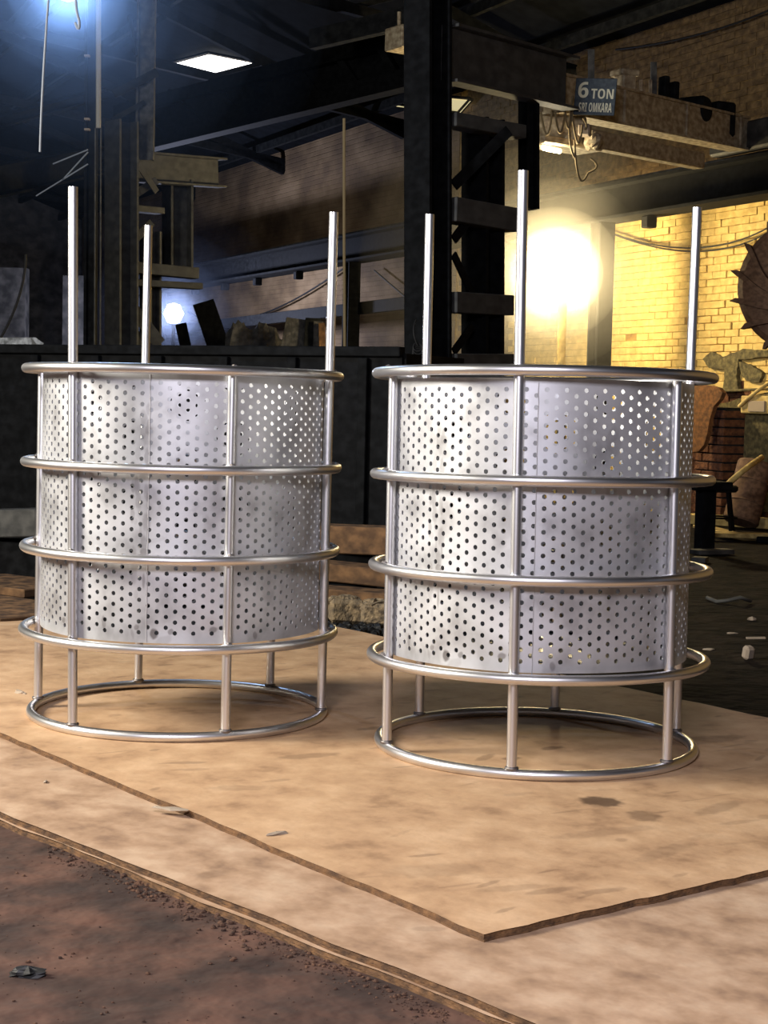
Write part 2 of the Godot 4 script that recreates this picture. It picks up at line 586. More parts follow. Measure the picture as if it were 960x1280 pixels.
func build_roof() -> void:
	var half := 8.0
	var r := Shape.new()
	var th := atan(PITCHED)
	# right slope, in strips along the hall, leaving the two roof lights open
	var lights := []
	lights.append([on_roof(217, 78), on_roof(262, 66), on_roof(317, 77), on_roof(272, 91)])
	lights.append([on_wall(496, 129, 0.12), on_wall(533, 117, 0.12), on_wall(590, 122, 0.12), on_wall(574, 140, 0.12)])
	var ridge := EAVE + PITCHED * half
	var up := Vector3(0, 0.06, 0)
	r.quad(wall_point(-31, EAVE, -0.3), wall_point(27, EAVE, -0.3), wall_point(27, ridge, half), wall_point(-31, ridge, half))
	r.quad(wall_point(-31, ridge, half), wall_point(27, ridge, half), wall_point(27, EAVE, 16), wall_point(-31, EAVE, 16))
	var u2 := Vector3(0, 0.08, 0)
	r.quad(wall_point(-31, EAVE, -0.3) + u2, wall_point(-31, ridge, half) + u2, wall_point(27, ridge, half) + u2, wall_point(27, EAVE, -0.3) + u2)
	r.quad(wall_point(-31, ridge, half) + u2, wall_point(-31, EAVE, 16) + u2, wall_point(27, EAVE, 16) + u2, wall_point(27, ridge, half) + u2)
	struct("ceiling", r, M.roof, "dark sheet roof of the workshop high above", "roof")
	# roof lights: glowing daylight panels in a thin frame under the sheets
	var k := 0
	var c1: Vector3 = (lights[0][0] + lights[0][1] + lights[0][2] + lights[0][3]) / 4
	for j in 4: lights[0][j] = c1 + (lights[0][j] - c1) * 1.12
	for q in lights:
		var mid: Vector3 = (q[0] + q[1] + q[2] + q[3]) / 4
		var o := thing("skylight", ["bright white roof light left of centre under the dark roof", "smaller cream skylight at the wall top just behind the tall middle column"][k], "skylight", mid, "")
		var s := Shape.new()
		var nrm := Vector3(INTO.x * PITCHED, 1, INTO.z * PITCHED).normalized()
		var dn := -nrm * 0.05
		s.quad(q[0] + dn, q[1] + dn, q[2] + dn, q[3] + dn)
		s.quad(q[3] + dn * 0.4, q[2] + dn * 0.4, q[1] + dn * 0.4, q[0] + dn * 0.4)
		part("pane", s, glow([Color(1, 0.98, 0.96), Color(0.86, 0.80, 0.60)][k], [3.0, 0.8][k]), o)
		var fr := Shape.new()
		for j in 4:
			fr.bar(q[j] + dn * 0.4, q[(j + 1) % 4] + dn * 0.4, 0.03, 0.06, nrm)
		part("frame", fr, M.steel_dark, o)
		k += 1
	var al := AreaLight3D.new()
	al.name = "skylight_daylight"
	al.area_size = Vector2(1.4, 1.4)
	al.light_energy = 1.2
	al.shadow_enabled = true
	var c0: Vector3 = (lights[0][0] + lights[0][2]) / 2 + Vector3(0, -0.14, 0)
	al.look_at_from_position(c0, c0 + Vector3(0.001, -1, 0))
	add_child(al)
	# purlins along the hall, rafters up the slope
	var n0 := 0
	for j in range(1, 8):
		var s := Shape.new()
		var o: float = [0.5, 1.45, 3.6, 4.5, 5.4, 6.3, 7.2][j - 1]
		s.bar(wall_point(-18, EAVE + PITCHED * o - 0.10, o), wall_point(25.7, EAVE + PITCHED * o - 0.10, o), 0.12, 0.07, Vector3.UP)
		solo("roof_purlin", s, M.steel_dark, "dark steel purlin under the roof, %s out from the brick wall" % ["first", "second", "third", "fourth", "fifth", "sixth", "seventh"][j - 1], "purlin", "purlins under the roof")
	for j in range(0, 6):
		var ss := -1.0 + j * 4.6
		var t := thing("roof_truss", "dark steel roof truss with web bars, %s from the camera" % ["first", "second", "third", "fourth", "fifth", "sixth"][j], "truss", wall_point(ss, EAVE, 4.0), "roof trusses")
		var top := Shape.new()
		top.bar(wall_point(ss, EAVE - 0.24, 0.0), wall_point(ss, ridge - 0.24, half), 0.14, 0.10, Vector3.UP)
		part("top_chord", top, M.black, t)
		var bot := Shape.new()
		bot.bar(wall_point(ss, EAVE - 0.1, 0.0), wall_point(ss, EAVE + 0.9, half), 0.12, 0.10, Vector3.UP)
		part("bottom_chord", bot, M.black, t)
		for g in 5:
			var w := Shape.new()
			var o1 := 1.4 * g + 0.8
			w.bar(wall_point(ss, EAVE - 0.24 + PITCHED * o1, o1), wall_point(ss, EAVE - 0.1 + 0.125 * (o1 + 0.8), o1 + 0.8), 0.06, 0.06)
			part("web_bar", w, M.black, t)

# ------------------------------------------------------------------ plywood
func sheet_mesh(len_: float, wid: float, thick: float, jag: float, sd: int) -> Shape:
	# local: corner at origin, x runs along the width, -z along the length, top face at y = 0; uv over the sheet
	var s := Shape.new()
	var g := FastNoiseLite.new()
	g.seed = sd
	g.frequency = 0.8
	var outline := PackedVector2Array()
	var per := 60
	for k in per: outline.append(Vector2(wid * k / per, 0))
	for k in per: outline.append(Vector2(wid, len_ * k / per))
	for k in per: outline.append(Vector2(wid * (1 - float(k) / per), len_))
	for k in per: outline.append(Vector2(0, len_ * (1 - float(k) / per)))
	var m := outline.size()
	for k in m:
		var p := outline[k]
		var j := jag * (g.get_noise_2d(p.x * 3.0, p.y * 3.0) + 0.5 * g.get_noise_2d(p.x * 22.0, p.y * 22.0 + 9.0))
		if k % per: outline[k] = p + Vector2(j, j) * (1.0 if true else 0.0)
	var mid := Vector2(wid / 2, len_ / 2)
	for k in m:
		var a := outline[k]
		var b := outline[(k + 1) % m]
		var c := [Vector3(mid.x, 0, -mid.y), Vector3(a.x, 0, -a.y), Vector3(b.x, 0, -b.y)]
		var base := s.v.size()
		for p in [c[0], c[2], c[1]]:
			s.v.append(p); s.n.append(Vector3.UP); s.t.append(Vector2(p.x / wid, -p.z / len_))
		s.i.append_array([base, base + 1, base + 2])
	return s

func sheet_edge(len_: float, wid: float, top: Shape, y0: float, y1: float, grow: float) -> Shape:
	# the rim below the face: same outline, one band of veneer
	var s := Shape.new()
	var m := top.v.size() / 3
	var cen := Vector3(wid / 2, 0, -len_ / 2)
	for k in m:
		var b := top.v[3 * k + 1]
		var a := top.v[3 * k + 2]
		var ga := a + (a - cen).normalized() * grow
		var gb := b + (b - cen).normalized() * grow
		s.quad(ga + Vector3.UP * y0, gb + Vector3.UP * y0, gb + Vector3.UP * y1, ga + Vector3.UP * y1)
		s.tri(cen + Vector3.UP * y0, gb + Vector3.UP * y0, ga + Vector3.UP * y0)
		s.tri(cen + Vector3.UP * y1, ga + Vector3.UP * y1, gb + Vector3.UP * y1)
	return s

func build_sheets() -> void:
	var LEN := 5.0
	var WID := 2.49
	var corner := Vector3(0.233, 0.05, -3.453)
	var bas := Basis(Vector3(0.8, 0, -0.6), Vector3.UP, Vector3(0.6, 0, 0.8))
	var inv := Transform3D(bas, corner).affine_inverse()
	var pm := mat(Color.WHITE, 0.8)
	var q := noise_tex(91, 0.009, [Color(0.60, 0.47, 0.345), Color(0.71, 0.57, 0.43), Color(0.75, 0.61, 0.465), Color(0.80, 0.665, 0.52)], [0.1, 0.34, 0.56, 0.85], 1024, 2048, 7, 0.6)
	pm.albedo_texture = q
	pm.heightmap_enabled = true
	pm.heightmap_texture = noise_tex(93, 0.02, [Color.BLACK, Color.WHITE], [0.0, 1.0], 1024, 2048, 5)
	pm.heightmap_scale = 0.25
	# footprints and oil stains, drawn as a mask of the darker colour
	var im := Image.create(1024, 2048, false, Image.FORMAT_L8)
	im.fill(Color(0, 0, 0))
	for st in [[752, 1002, 0.075, 0.055, 0.85, 0.0], [805, 1020, 0.055, 0.055, 0.5, 0.3], [830, 1065, 0.16, 0.03, 0.22, -0.2], [385, 945, 0.14, 0.03, 0.3, 0.2], [690, 935, 0.06, 0.02, 0.5, 0.0], [640, 948, 0.04, 0.02, 0.5, 0.1], [540, 1088, 0.16, 0.05, 0.18, 0.4], [900, 1010, 0.15, 0.03, 0.3, -0.2], [880, 925, 0.2, 0.05, 0.4, 0.1], [760, 1040, 0.2, 0.03, 0.2, 0.2], [300, 985, 0.12, 0.03, 0.2, 0.5], [470, 910, 0.1, 0.02, 0.4, 0.1], [640, 1110, 0.12, 0.02, 0.2, 0.3]]:
		var p := inv * on_floor(st[0], st[1], 0.05)
		smudge(im, Vector2(p.x / WID, -p.z / LEN), Vector2(st[2] / WID, st[3] * 1.4 / LEN), st[4], st[5])
	for k in 170:
		smudge(im, Vector2(rng.randf(), rng.randf() * 0.75), Vector2(rng.randf_range(0.01, 0.10) / WID, rng.randf_range(0.006, 0.025) / LEN), rng.randf_range(0.08, 0.34), rng.randf_range(-0.5, 0.5))
	pm.detail_enabled = true
	pm.detail_blend_mode = BaseMaterial3D.BLEND_MODE_MIX
	pm.detail_mask = ImageTexture.create_from_image(im)
	var dk := Image.create(4, 4, false, Image.FORMAT_RGBA8)
	dk.fill(Color(0.25, 0.155, 0.085, 1.0))
	pm.detail_albedo = ImageTexture.create_from_image(dk)
	var a := thing("plywood_sheet", "large top plywood sheet under both perforated baskets, stained and scuffed", "plywood", corner)
	a.basis = bas
	var face := sheet_mesh(LEN, WID, 0.017, 0.012, 5)
	obj("face_veneer", face, pm, a)
	obj("core_veneer", sheet_edge(LEN, WID, face, -0.012, -0.001, -0.003), M.ply_edge, a)
	obj("back_veneer", sheet_edge(LEN, WID, face, -0.017, -0.012, 0.0), M.ply_edge, a)
	# two more sheets below, turned a little
	var dir := Vector3(-0.673, 0, -0.739).normalized()
	var side := Vector3(-dir.z, 0, dir.x)
	var b2 := Basis(side, Vector3.UP, -dir)
	var pm2 := mat(Color.WHITE, 0.88)
	pm2.albedo_texture = noise_tex(95, 0.012, [Color(0.53, 0.42, 0.33), Color(0.63, 0.51, 0.40), Color(0.69, 0.57, 0.46), Color(0.75, 0.64, 0.53)], [0.12, 0.36, 0.56, 0.85], 1024, 2048, 7, 0.6)
	pm2.heightmap_enabled = true
	pm2.heightmap_texture = pm.heightmap_texture
	pm2.heightmap_scale = 0.3
	var im2 := Image.create(1024, 2048, false, Image.FORMAT_L8)
	im2.fill(Color(0, 0, 0))
	for k in 130:
		smudge(im2, Vector2(rng.randf(), rng.randf()), Vector2(rng.randf_range(0.01, 0.08) / 2.7, rng.randf_range(0.01, 0.04) / 6.1), rng.randf_range(0.08, 0.3), rng.randf_range(-0.8, 0.8))
	pm2.detail_enabled = true
	pm2.detail_blend_mode = BaseMaterial3D.BLEND_MODE_MIX
	pm2.detail_mask = ImageTexture.create_from_image(im2)
	pm2.detail_albedo = pm.detail_albedo
	var on_line := Vector3(-0.305, 0, -3.668)
	for k in 2:
		var c2 := on_line - dir * (1.95 - 0.25 * k) + side * (0.0 if k == 0 else -0.012) + Vector3.UP * (0.0325 - 0.0165 * k)
		var o := thing("plywood_sheet", ["upper of the two dusty plywood sheets that show along the front left edge", "lowest plywood sheet, lying on the earth floor under the others"][k], "plywood", c2)
		o.basis = b2
		var fc := sheet_mesh(6.1, 2.7, 0.016, 0.014, 8 + k)
		obj("face_veneer", fc, pm2, o)
		obj("core_veneer", sheet_edge(6.1, 2.7, fc, -0.011, -0.001, -0.005), M.ply_edge, o)
		obj("back_veneer", sheet_edge(6.1, 2.7, fc, -0.016, -0.011, 0.001), M.ply_edge, o)

func smudge(im: Image, c: Vector2, r: Vector2, amount: float, turn: float) -> void:
	var w := im.get_width()
	var h := im.get_height()
	var g := FastNoiseLite.new()
	g.seed = 77
	g.frequency = 0.05
	var R := Vector2(r.x * w, r.y * h)
	var big := int(maxf(R.x, R.y) * 1.3) + 2
	for dy in range(-big, big):
		for dx in range(-big, big):
			var x := int(c.x * w) + dx
			var y := int(c.y * h) + dy
			if x < 0 or y < 0 or x >= w or y >= h: continue
			var p := Vector2(dx, dy).rotated(turn) / R
			var l := p.length() + 0.25 * g.get_noise_2d(x, y)
			if l < 1.0:
				var k := amount * smoothstep(1.0, 0.55, l)
				var o := im.get_pixel(x, y).r
				var val := clampf(maxf(o, k), 0, 1)
				im.set_pixel(x, y, Color(val, val, val))

# ------------------------------------------------------------------ baskets
const POST_R := 0.5145
const TUBE := 0.0165

func drum_radius(a: float) -> float:
	# six rolled panels, each a little flatter than the circle; a = 0 at a post
	var f := fposmod(a, PI / 3) / (PI / 3) * 2.0 - 1.0
	return 0.4965 - 0.011 * (1.0 - f * f)

func drum_shape() -> ArrayMesh:
	var cols := 102
	var rows := 24
	var pitch := 0.0355
	var low := 0.0165
	var high := low + rows * pitch + 0.0165
	var thick := 0.004
	var hole := 0.0074
	var w := TAU / cols
	var sh := Shape.new()
	# rim points of a cell: corners and thirds, in units of half width / half height
	var rim := []
	for k in 3: rim.append(Vector2(-1 + 2.0 * k / 3, -1))
	for k in 3: rim.append(Vector2(1, -1 + 2.0 * k / 3))
	for k in 3: rim.append(Vector2(1 - 2.0 * k / 3, 1))
	for k in 3: rim.append(Vector2(-1, 1 - 2.0 * k / 3))
	var put := func(a: float, y: float, inner: bool, nrm: Vector3) -> void:
		var r := drum_radius(a) - (thick if inner else 0.0)
		sh.v.append(Vector3(cos(a) * r, y, sin(a) * r))
		sh.n.append(nrm)
		sh.t.append(Vector2(a / TAU, y))
	var facing := func(a: float, mid: float) -> Vector3:
		var aa := lerpf(a, mid, 0.02)
		var e := 0.002
		var dr := (drum_radius(aa + e) - drum_radius(aa - e)) / (2 * e)
		var r := drum_radius(aa)
		return Vector3(cos(aa) * r + sin(aa) * dr, 0, sin(aa) * r - cos(aa) * dr).normalized()
	for c in cols:
		var mid := (c + 0.5) * w
		var y0 := low + (pitch / 2 if c % 2 else 0.0)
		var count := rows - (1 if c % 2 else 0)
		for rr in count:
			var yc := y0 + (rr + 0.5) * pitch
			var k := sh.v.size()
			for side in 2:
				for j in 12:
					var p: Vector2 = rim[j]
					var a := mid + p.x * w / 2
					var m: Vector3 = facing.call(a, mid)
					put.call(a, yc + p.y * pitch / 2, side == 1, -m if side else m)
				for j in 12:
					var p: Vector2 = rim[j]
					var g := Vector2(p.x * w / 2 * 0.4965, p.y * pitch / 2).normalized() * hole
					var a := mid + g.x / 0.4965
					var m: Vector3 = facing.call(a, mid)
					put.call(a, yc + g.y, side == 1, -m if side else m)
			for j in 12:
				var g := (sh.v[k + 12 + j] - sh.v[k + 36 + j])
				var p: Vector2 = rim[j]
				var tang := Vector3(-sin(mid), 0, cos(mid))
				var q := Vector2(p.x * w / 2 * 0.4965, p.y * pitch / 2).normalized()
				var m := -(tang * q.x + Vector3.UP * q.y)
				var y := sh.v[k + 12 + j].y
				var a := mid + q.x * hole / 0.4965
				put.call(a, y, false, m)
				put.call(a, y, true, m)
			for j in 12:
				var j2 := (j + 1) % 12
				# outside face, inside face, wall of the hole
				sh.i.append_array([k + j, k + 12 + j2, k + j2, k + j, k + 12 + j, k + 12 + j2])
				sh.i.append_array([k + 24 + j, k + 24 + j2, k + 36 + j2, k + 24 + j, k + 36 + j2, k + 36 + j])
				var e := k + 48 + 2 * j
				var e2 := k + 48 + 2 * j2
				sh.i.append_array([e, e + 1, e2 + 1, e, e2 + 1, e2])
		# plain strips below and above the holes
		for band in [[0.0, y0], [y0 + count * pitch, high]]:
			for side in 2:
				var k := sh.v.size()
				for a in [mid - w / 2, mid + w / 2]:
					for y in band:
						var m: Vector3 = facing.call(a, mid)
						put.call(a, y, side == 1, -m if side else m)
				if side == 0: sh.i.append_array([k, k + 1, k + 3, k, k + 3, k + 2])
				else: sh.i.append_array([k, k + 3, k + 1, k, k + 2, k + 3])
		for y in [0.0, high]:
			var k := sh.v.size()
			var m := Vector3.DOWN if y == 0.0 else Vector3.UP
			for a in [mid - w / 2, mid + w / 2]:
				put.call(a, y, false, m)
				put.call(a, y, true, m)
			if y == 0.0: sh.i.append_array([k, k + 2, k + 3, k, k + 3, k + 1])
			else: sh.i.append_array([k, k + 3, k + 2, k, k + 1, k + 3])
	for k in range(0, sh.i.size(), 3):
		var h := sh.i[k + 1]
		sh.i[k + 1] = sh.i[k + 2]
		sh.i[k + 2] = h
	return sh.mesh()

func basket(label: String, base: Vector3, tilt: Vector3, hoops: Array, first_deg: float, tops: Dictionary, drum_mesh: ArrayMesh, seam_deg: float) -> void:
	var t := thing("perforated_basket", label, "basket", base, "perforated steel baskets on the plywood")
	var up := tilt.normalized()
	var s := Shape.new()
	s.ring(Vector3.UP * TUBE, Vector3.UP, 0.5165, TUBE, 140, 16)
	var br := obj("base_ring", s, M.tube, t)
	for h in hoops:
		var g := Shape.new()
		g.ring(up * h, up, 0.547, TUBE, 150, 16)
		obj("hoop", g, M.tube, t)
	for k in 6:
		var a := deg_to_rad(first_deg + 60 * k)
		var w := Vector3(cos(a), 0, sin(a))
		var bottom := w * POST_R + Vector3.UP * (TUBE * 1.7)
		var p := Shape.new()
		var called := "post"
		if tops.has(k):
			p.tube([bottom, Vector3(tops[k]) - base], TUBE * 0.97, 18)
			called = "tall_rod"
		else:
			p.tube([bottom, w * POST_R + up * (hoops[0] - 0.012)], TUBE * 0.97, 18)
		var o := obj(called, p, M.tube, t)
		# weld beads: at the foot and where hoops cross
		var b := Shape.new()
		b.ring(bottom + Vector3.UP * 0.006, Vector3.UP, TUBE * 0.95, 0.006, 18, 8)
		for h in hoops:
			b.lump(w * (POST_R + 0.017) + up * h + Vector3.UP * 0.017, Vector3(0.011, 0.006, 0.011), 3 + k, 0.3, Basis(), 8, 6)
		obj("weld_beads", b, M.weld, o).set_meta("kind", "stuff")
	var d := obj("perforated_drum", null, M.drum, t, drum_mesh)
	d.basis = Basis(Quaternion(Vector3.UP, up)) * Basis(Vector3.UP, -deg_to_rad(first_deg))
	d.position = up * (hoops[3] + 0.013)
	# the upright seam of the drum
	var sa := deg_to_rad(seam_deg)
	var rr := drum_radius(sa - deg_to_rad(first_deg))
	var sw := Vector3(cos(sa), 0, sin(sa)) * (rr - 0.001)
	var se := Shape.new()
	var pts := []
	for k in 30:
		pts.append(d.position + sw + up * (0.004 + 0.875 * k / 29.0) + Vector3(rng.randf_range(-0.001, 0.001), 0, 0))
	se.tube(pts, 0.0022, 6)
	var so := obj("weld_seam", se, M.seam, d)
	so.transform = d.transform.affine_inverse()
	# closed bottom plate, with a turned-up collar inside the drum
	var bp := Shape.new()
	bp.lathe(Transform3D(Basis(Quaternion(Vector3.UP, up)), d.position + up * 0.002), [Vector2(0.001, 0), Vector2(0.478, 0), Vector2(0.478, 0.012), Vector2(0.466, 0.012), Vector2(0.46, 0.005), Vector2(0.001, 0.005)], 60)
	obj("bottom_plate", bp, M.sheet_steel, t)

func build_baskets() -> void:
	var dm := drum_shape()
	basket("left perforated steel basket, its drum shaded darker towards the right", Vector3(-0.72, 0.05, -5.8596), Vector3(0.004, 1, -0.0046), [1.2124, 0.8897, 0.5957, 0.3048], 5.5,
		{0: Vector3(-0.197, 1.826, -5.79), 2: Vector3(-1.043, 1.855, -5.485), 4: Vector3(-0.918, 1.823, -6.34)}, dm, 96.0)
	basket("right perforated steel basket, nearest the open corner of the top plywood sheet", Vector3(0.5167, 0.05, -5.4215), Vector3(-0.0025, 1, -0.0167), [1.2201, 0.8924, 0.5954, 0.2999], 43.0,
		{1: Vector3(0.388, 1.864, -4.94), 3: Vector3(0.135, 1.824, -5.77), 5: Vector3(1.022, 1.845, -5.58)}, dm, 97.0)

# ------------------------------------------------------------------ columns
func girder(s: Shape, a: Vector3, b: Vector3, h: float, w: float, side: Vector3, web := 0.02, fl := 0.025) -> void:
	# an I-section from a to b (centre line); h across `side`
	var z := (b - a).normalized()
	var y := (side - z * side.dot(z)).normalized()
	s.bar(a, b, h - 2 * fl, web, y)
	for k in [-1.0, 1.0]:
		s.bar(a + y * k * (h - fl) / 2, b + y * k * (h - fl) / 2, fl, w, y)

func laced_column(skin: Material, label: String, z: float, leg_px: Array, leg2_px: Array, y_low: float, bracket: Array, upper_px: Array, top_y: float, diag: Array, cap: Array) -> void:
	var base := at((leg_px[0] + leg_px[1]) / 2.0, 450, z)
	base.y = 0
	var t := thing("laced_column", label, "column", base, "laced steel columns")
	# front leg: from floor up through the roof zone, I-section whose flange faces the camera
	var c1 := at((leg_px[0] + leg_px[1]) / 2.0, 300, z)
	var w1: float = (leg_px[1] - leg_px[0]) / FOCAL * z
	var s := Shape.new()
	var lo := Vector3(c1.x, 0, c1.z)
	var tilt := at((leg_px[0] + leg_px[1]) / 2.0, 0, z) - at((leg_px[0] + leg_px[1]) / 2.0, 450, z)
	var hi := lo + tilt.normalized() * top_y
	girder(s, lo, hi, w1 * 0.9, w1, ACROSS)
	part("front_leg", s, skin, t)
	# rear leg
	var z2 := z + 0.5
	var c2 := at((leg2_px[0] + leg2_px[1]) / 2.0, 400, z2)
	var w2: float = (leg2_px[1] - leg2_px[0]) / FOCAL * z2
	s = Shape.new()
	var lo2 := Vector3(c2.x, 0, c2.z)
	girder(s, lo2, lo2 + tilt.normalized() * y_low, w2 * 0.8, w2, ACROSS)
	part("rear_leg", s, skin, t)
	# lacing
	for q in diag:
		s = Shape.new()
		s.bar(at(q[0], q[1], z + 0.12), at(q[2], q[3], z + 0.3), q[4] / FOCAL * z, 0.015, Vector3.UP)
		part("lacing_bar", s, skin, t)
	for q in cap:
		s = Shape.new()
		s.bar(at(q[0], q[1], z + 0.05), at(q[2], q[3], z2 + 0.05), q[4] / FOCAL * z, 0.16, Vector3.UP, 0.005)
		part("batten_plate", s, M.steel_mid, t)
	# bracket: a channel reaching to the right
	s = Shape.new()
	var a0 := at(bracket[0], (bracket[1] + bracket[2]) / 2.0, z + 0.02)
	var b0 := at(bracket[3], (bracket[4] + bracket[5]) / 2.0, z + bracket[6])
	var hh: float = (bracket[2] - bracket[1]) / FOCAL * z
	var fr := (b0 - a0).normalized()
	s.bar(a0, b0, hh, 0.02, Vector3.UP)
	for k in [-1.0, 1.0]:
		s.bar(a0 + Vector3.UP * k * hh / 2 + INTO * 0.06, b0 + Vector3.UP * k * hh / 2 + INTO * 0.06, 0.02, 0.14, Vector3.UP)
	part("bracket", s, M.steel_mid, t)
	if upper_px.size():
		s = Shape.new()
		var d: float = z + bracket[6] * 0.8
		var ua := at(upper_px[0], upper_px[1], d)
		var ub := at(upper_px[0], upper_px[2], d)
		girder(s, ua, ub, upper_px[3] / FOCAL * d * 0.8, upper_px[3] / FOCAL * d, INTO)
		part("hanger", s, skin, t)

func build_columns() -> void:
	laced_column(M.black, "tall dark laced steel column between the baskets, with a wide bracket to the right", 11.5, [523, 567], [590, 632], 3.2, [553, 32, 99, 706, 81, 127, 1.15], [661, 118, 262, 22], 6.3,
		[[567, 318, 590, 368, 11], [567, 232, 636, 163, 14], [567, 440, 590, 408, 11], [567, 300, 600, 255, 12]],
		[[560, 150, 648, 166, 17], [560, 378, 632, 382, 26], [560, 262, 640, 276, 30], [560, 452, 632, 452, 20]])
	laced_column(M.steel_mid, "dark laced steel column on the left, with a shorter pale bracket", 17.0, [140, 172], [180, 202], 2.9, [138, 188, 224, 272, 196, 236, 1.2, 1], [222, 226, 335, 36], 3.95,
		[[140, 262, 196, 225, 10], [150, 318, 190, 278, 10], [140, 352, 200, 430, 16], [140, 390, 190, 440, 14], [172, 205, 196, 240, 8]],
		[[140, 258, 200, 264, 8], [140, 332, 245, 342, 14], [140, 352, 250, 358, 8]])
	var lc: Node3D = get_node("laced_column_001")
	var us := Shape.new()
	girder(us, at(181, 200, 17.2), at(181, 200, 17.2) + Vector3.UP * 3.6, 22 / FOCAL * 17.2, 14 / FOCAL * 17.2, Vector3.RIGHT)
	part("upper_post", us, M.steel_grey, lc)
	for q in [[142, 118, 196, 90, 10], [140, 150, 180, 128, 6], [170, 70, 162, 20, 4]]:
		us = Shape.new()
		us.bar(at(q[0], q[1], 17.0), at(q[2], q[3], 17.15), q[4] / FOCAL * 17.0, 0.03, Vector3.UP)
		part("knee_brace", us, M.steel_dark, lc)
	# the slim stanchion in front of it, with a pale conduit clipped to it
	var z := 15.0
	var base := at(114, 450, z)
	var t := thing("steel_stanchion", "slim dark steel stanchion at the left, with a pale conduit pipe clipped on", "column", Vector3(base.x, 0, base.z))
	var s := Shape.new()
	girder(s, Vector3(base.x, 0, base.z), at(115, -60, z), 15 / FOCAL * z, 13 / FOCAL * z, Vector3.RIGHT)
	part("stanchion", s, M.black, t)
	s = Shape.new()
	s.tube([at(123, 160, z - 0.08), at(123, -50, z - 0.08)], 3.2 / FOCAL * z, 10)
	part("conduit_pipe", s, M.pipe_pale, t)
	for y in [70, 149, 162]:
		s = Shape.new()
		s.box(Transform3D(Basis(), at(109, y, z - 0.1)), Vector3(0.05, 0.02, 0.05), 0.004)
		part("clip", s, M.chip, t)
	for x in [119, 126]:
		s = Shape.new()
		s.tube([at(x, 160, z - 0.1), at(x - 1, 450, z - 0.1)], 0.007, 6)
		part("wire", s, M.steel_grey, t)

# ------------------------------------------------------------------ runway beam and rails
func build_runway() -> void:
	var t := thing("runway_beam", "long dark crane runway beam running along the brick wall", "beam", wall_point(6.0, 3.1, 1.0))
	var s := Shape.new()
	girder(s, wall_point(-5.0, 3.31, 1.0), wall_point(19.0, 3.31, 1.0), 0.37, 0.34, Vector3.UP, 0.03, 0.03)
	part("girder", s, M.black, t)
	s = Shape.new()
	s.bar(wall_point(-5.0, 3.525, 1.0), wall_point(19.0, 3.525, 1.0), 0.05, 0.06, Vector3.UP)
	part("crane_rail", s, M.steel_grey, t)
	for k in [1.35, 7.75, 16.4]:
		s = Shape.new()
		girder(s, wall_point(k, 0, 1.0), wall_point(k, 3.125, 1.0), 0.2, 0.18, ALONG)
		part("post", s, M.black, t)
	for k in [0.5, 5.2, 9.7, 11.4, 12.9, 14.4]:
		s = Shape.new()
		s.bar(wall_point(k, 3.0, 1.0), wall_point(k, 3.12, 1.0), 0.12, 0.12, ALONG, 0.01)
		part("bolt_cleat", s, M.black, t)
	var r := thing("tie_rail", "dark steel tie rail below the runway beam on the brick wall", "rail", wall_point(10.0, 2.5, 0.9))
	s = Shape.new()
	s.bar(wall_point(5.2, 2.5, 0.9), wall_point(17.0, 2.42, 0.9), 0.17, 0.08, Vector3.UP, 0.005)
	part("bar", s, M.black, r)
	s = Shape.new()
	s.bar(wall_point(5.2, 2.56, 0.86), wall_point(17.0, 2.48, 0.86), 0.03, 0.14, Vector3.UP)
	part("flange", s, M.black, r)
	# a second pair of beams, further left, reaching out of the frame
	var k := 0
	for q in [[-60, 238, 125, 200, 40, 16.5], [-60, 168, 125, 118, 14, 17.5]]:
		s = Shape.new()
		girder(s, at(q[0], q[1], q[5]), at(q[2], q[3], q[5] + 3.0), q[4] / FOCAL * q[5], 0.2, Vector3.UP)
		solo("side_beam", s, M.black, ["deeper dark beam crossing the upper left behind the stanchion", "thin dark beam crossing the top left corner above the deeper one"][k], "beam")
		k += 1
	# the truss girder high up in the middle
	var g := thing("lattice_girder", "dark lattice girder sloping across the top behind the columns", "girder", at(350, 110, 19))
	var tops := []
	s = Shape.new()
	s.bar(at(150, 140, 23.0), at(540, 40, 18.0), 0.16, 0.2, Vector3.UP)
	part("top_chord", s, M.black, g)
	s = Shape.new()
	s.bar(at(150, 188, 23.0), at(540, 92, 18.0), 0.2, 0.2, Vector3.UP)
	part("bottom_chord", s, M.black, g)
	s = Shape.new()
	s.bar(at(150, 165, 23.05), at(540, 67, 18.05), 0.42, 0.03, Vector3.UP)
	part("web_plate", s, M.black, g)
	for j in 7:
		var f := j / 7.0
		s = Shape.new()
		s.bar(at(lerpf(160, 520, f), lerpf(128, 36, f), lerpf(22.6, 17.9, f)), at(lerpf(210, 550, f), lerpf(174, 90, f), lerpf(22.0, 17.7, f)), 0.08, 0.06)
		part("web_bar", s, M.black, g)
	s = Shape.new()
	s.bar(at(390, 50, 17.8), at(520, 20, 17.0), 0.2, 0.1, Vector3.UP)
	var e := solo("catwalk_beam", s, M.steel_dark, "grey beam stub above the lattice girder near the top of the frame", "beam")
	var h := thing("beam_end", "rusty pale beam end with two upright studs beside the middle column", "beam", at(502, 50, 16.6))
	s = Shape.new()
	s.box(Transform3D(Basis(Vector3.UP, 0.6), at(508, 50, 16.6)), Vector3(0.32, 0.22, 0.3), 0.01)
	part("block", s, M.crane, h)
	for x in [499, 511]:
		s = Shape.new()
		s.tube([at(x, 38, 16.5), at(x, 15, 16.5)], 0.02, 8)
		part("stud", s, M.crane, h)

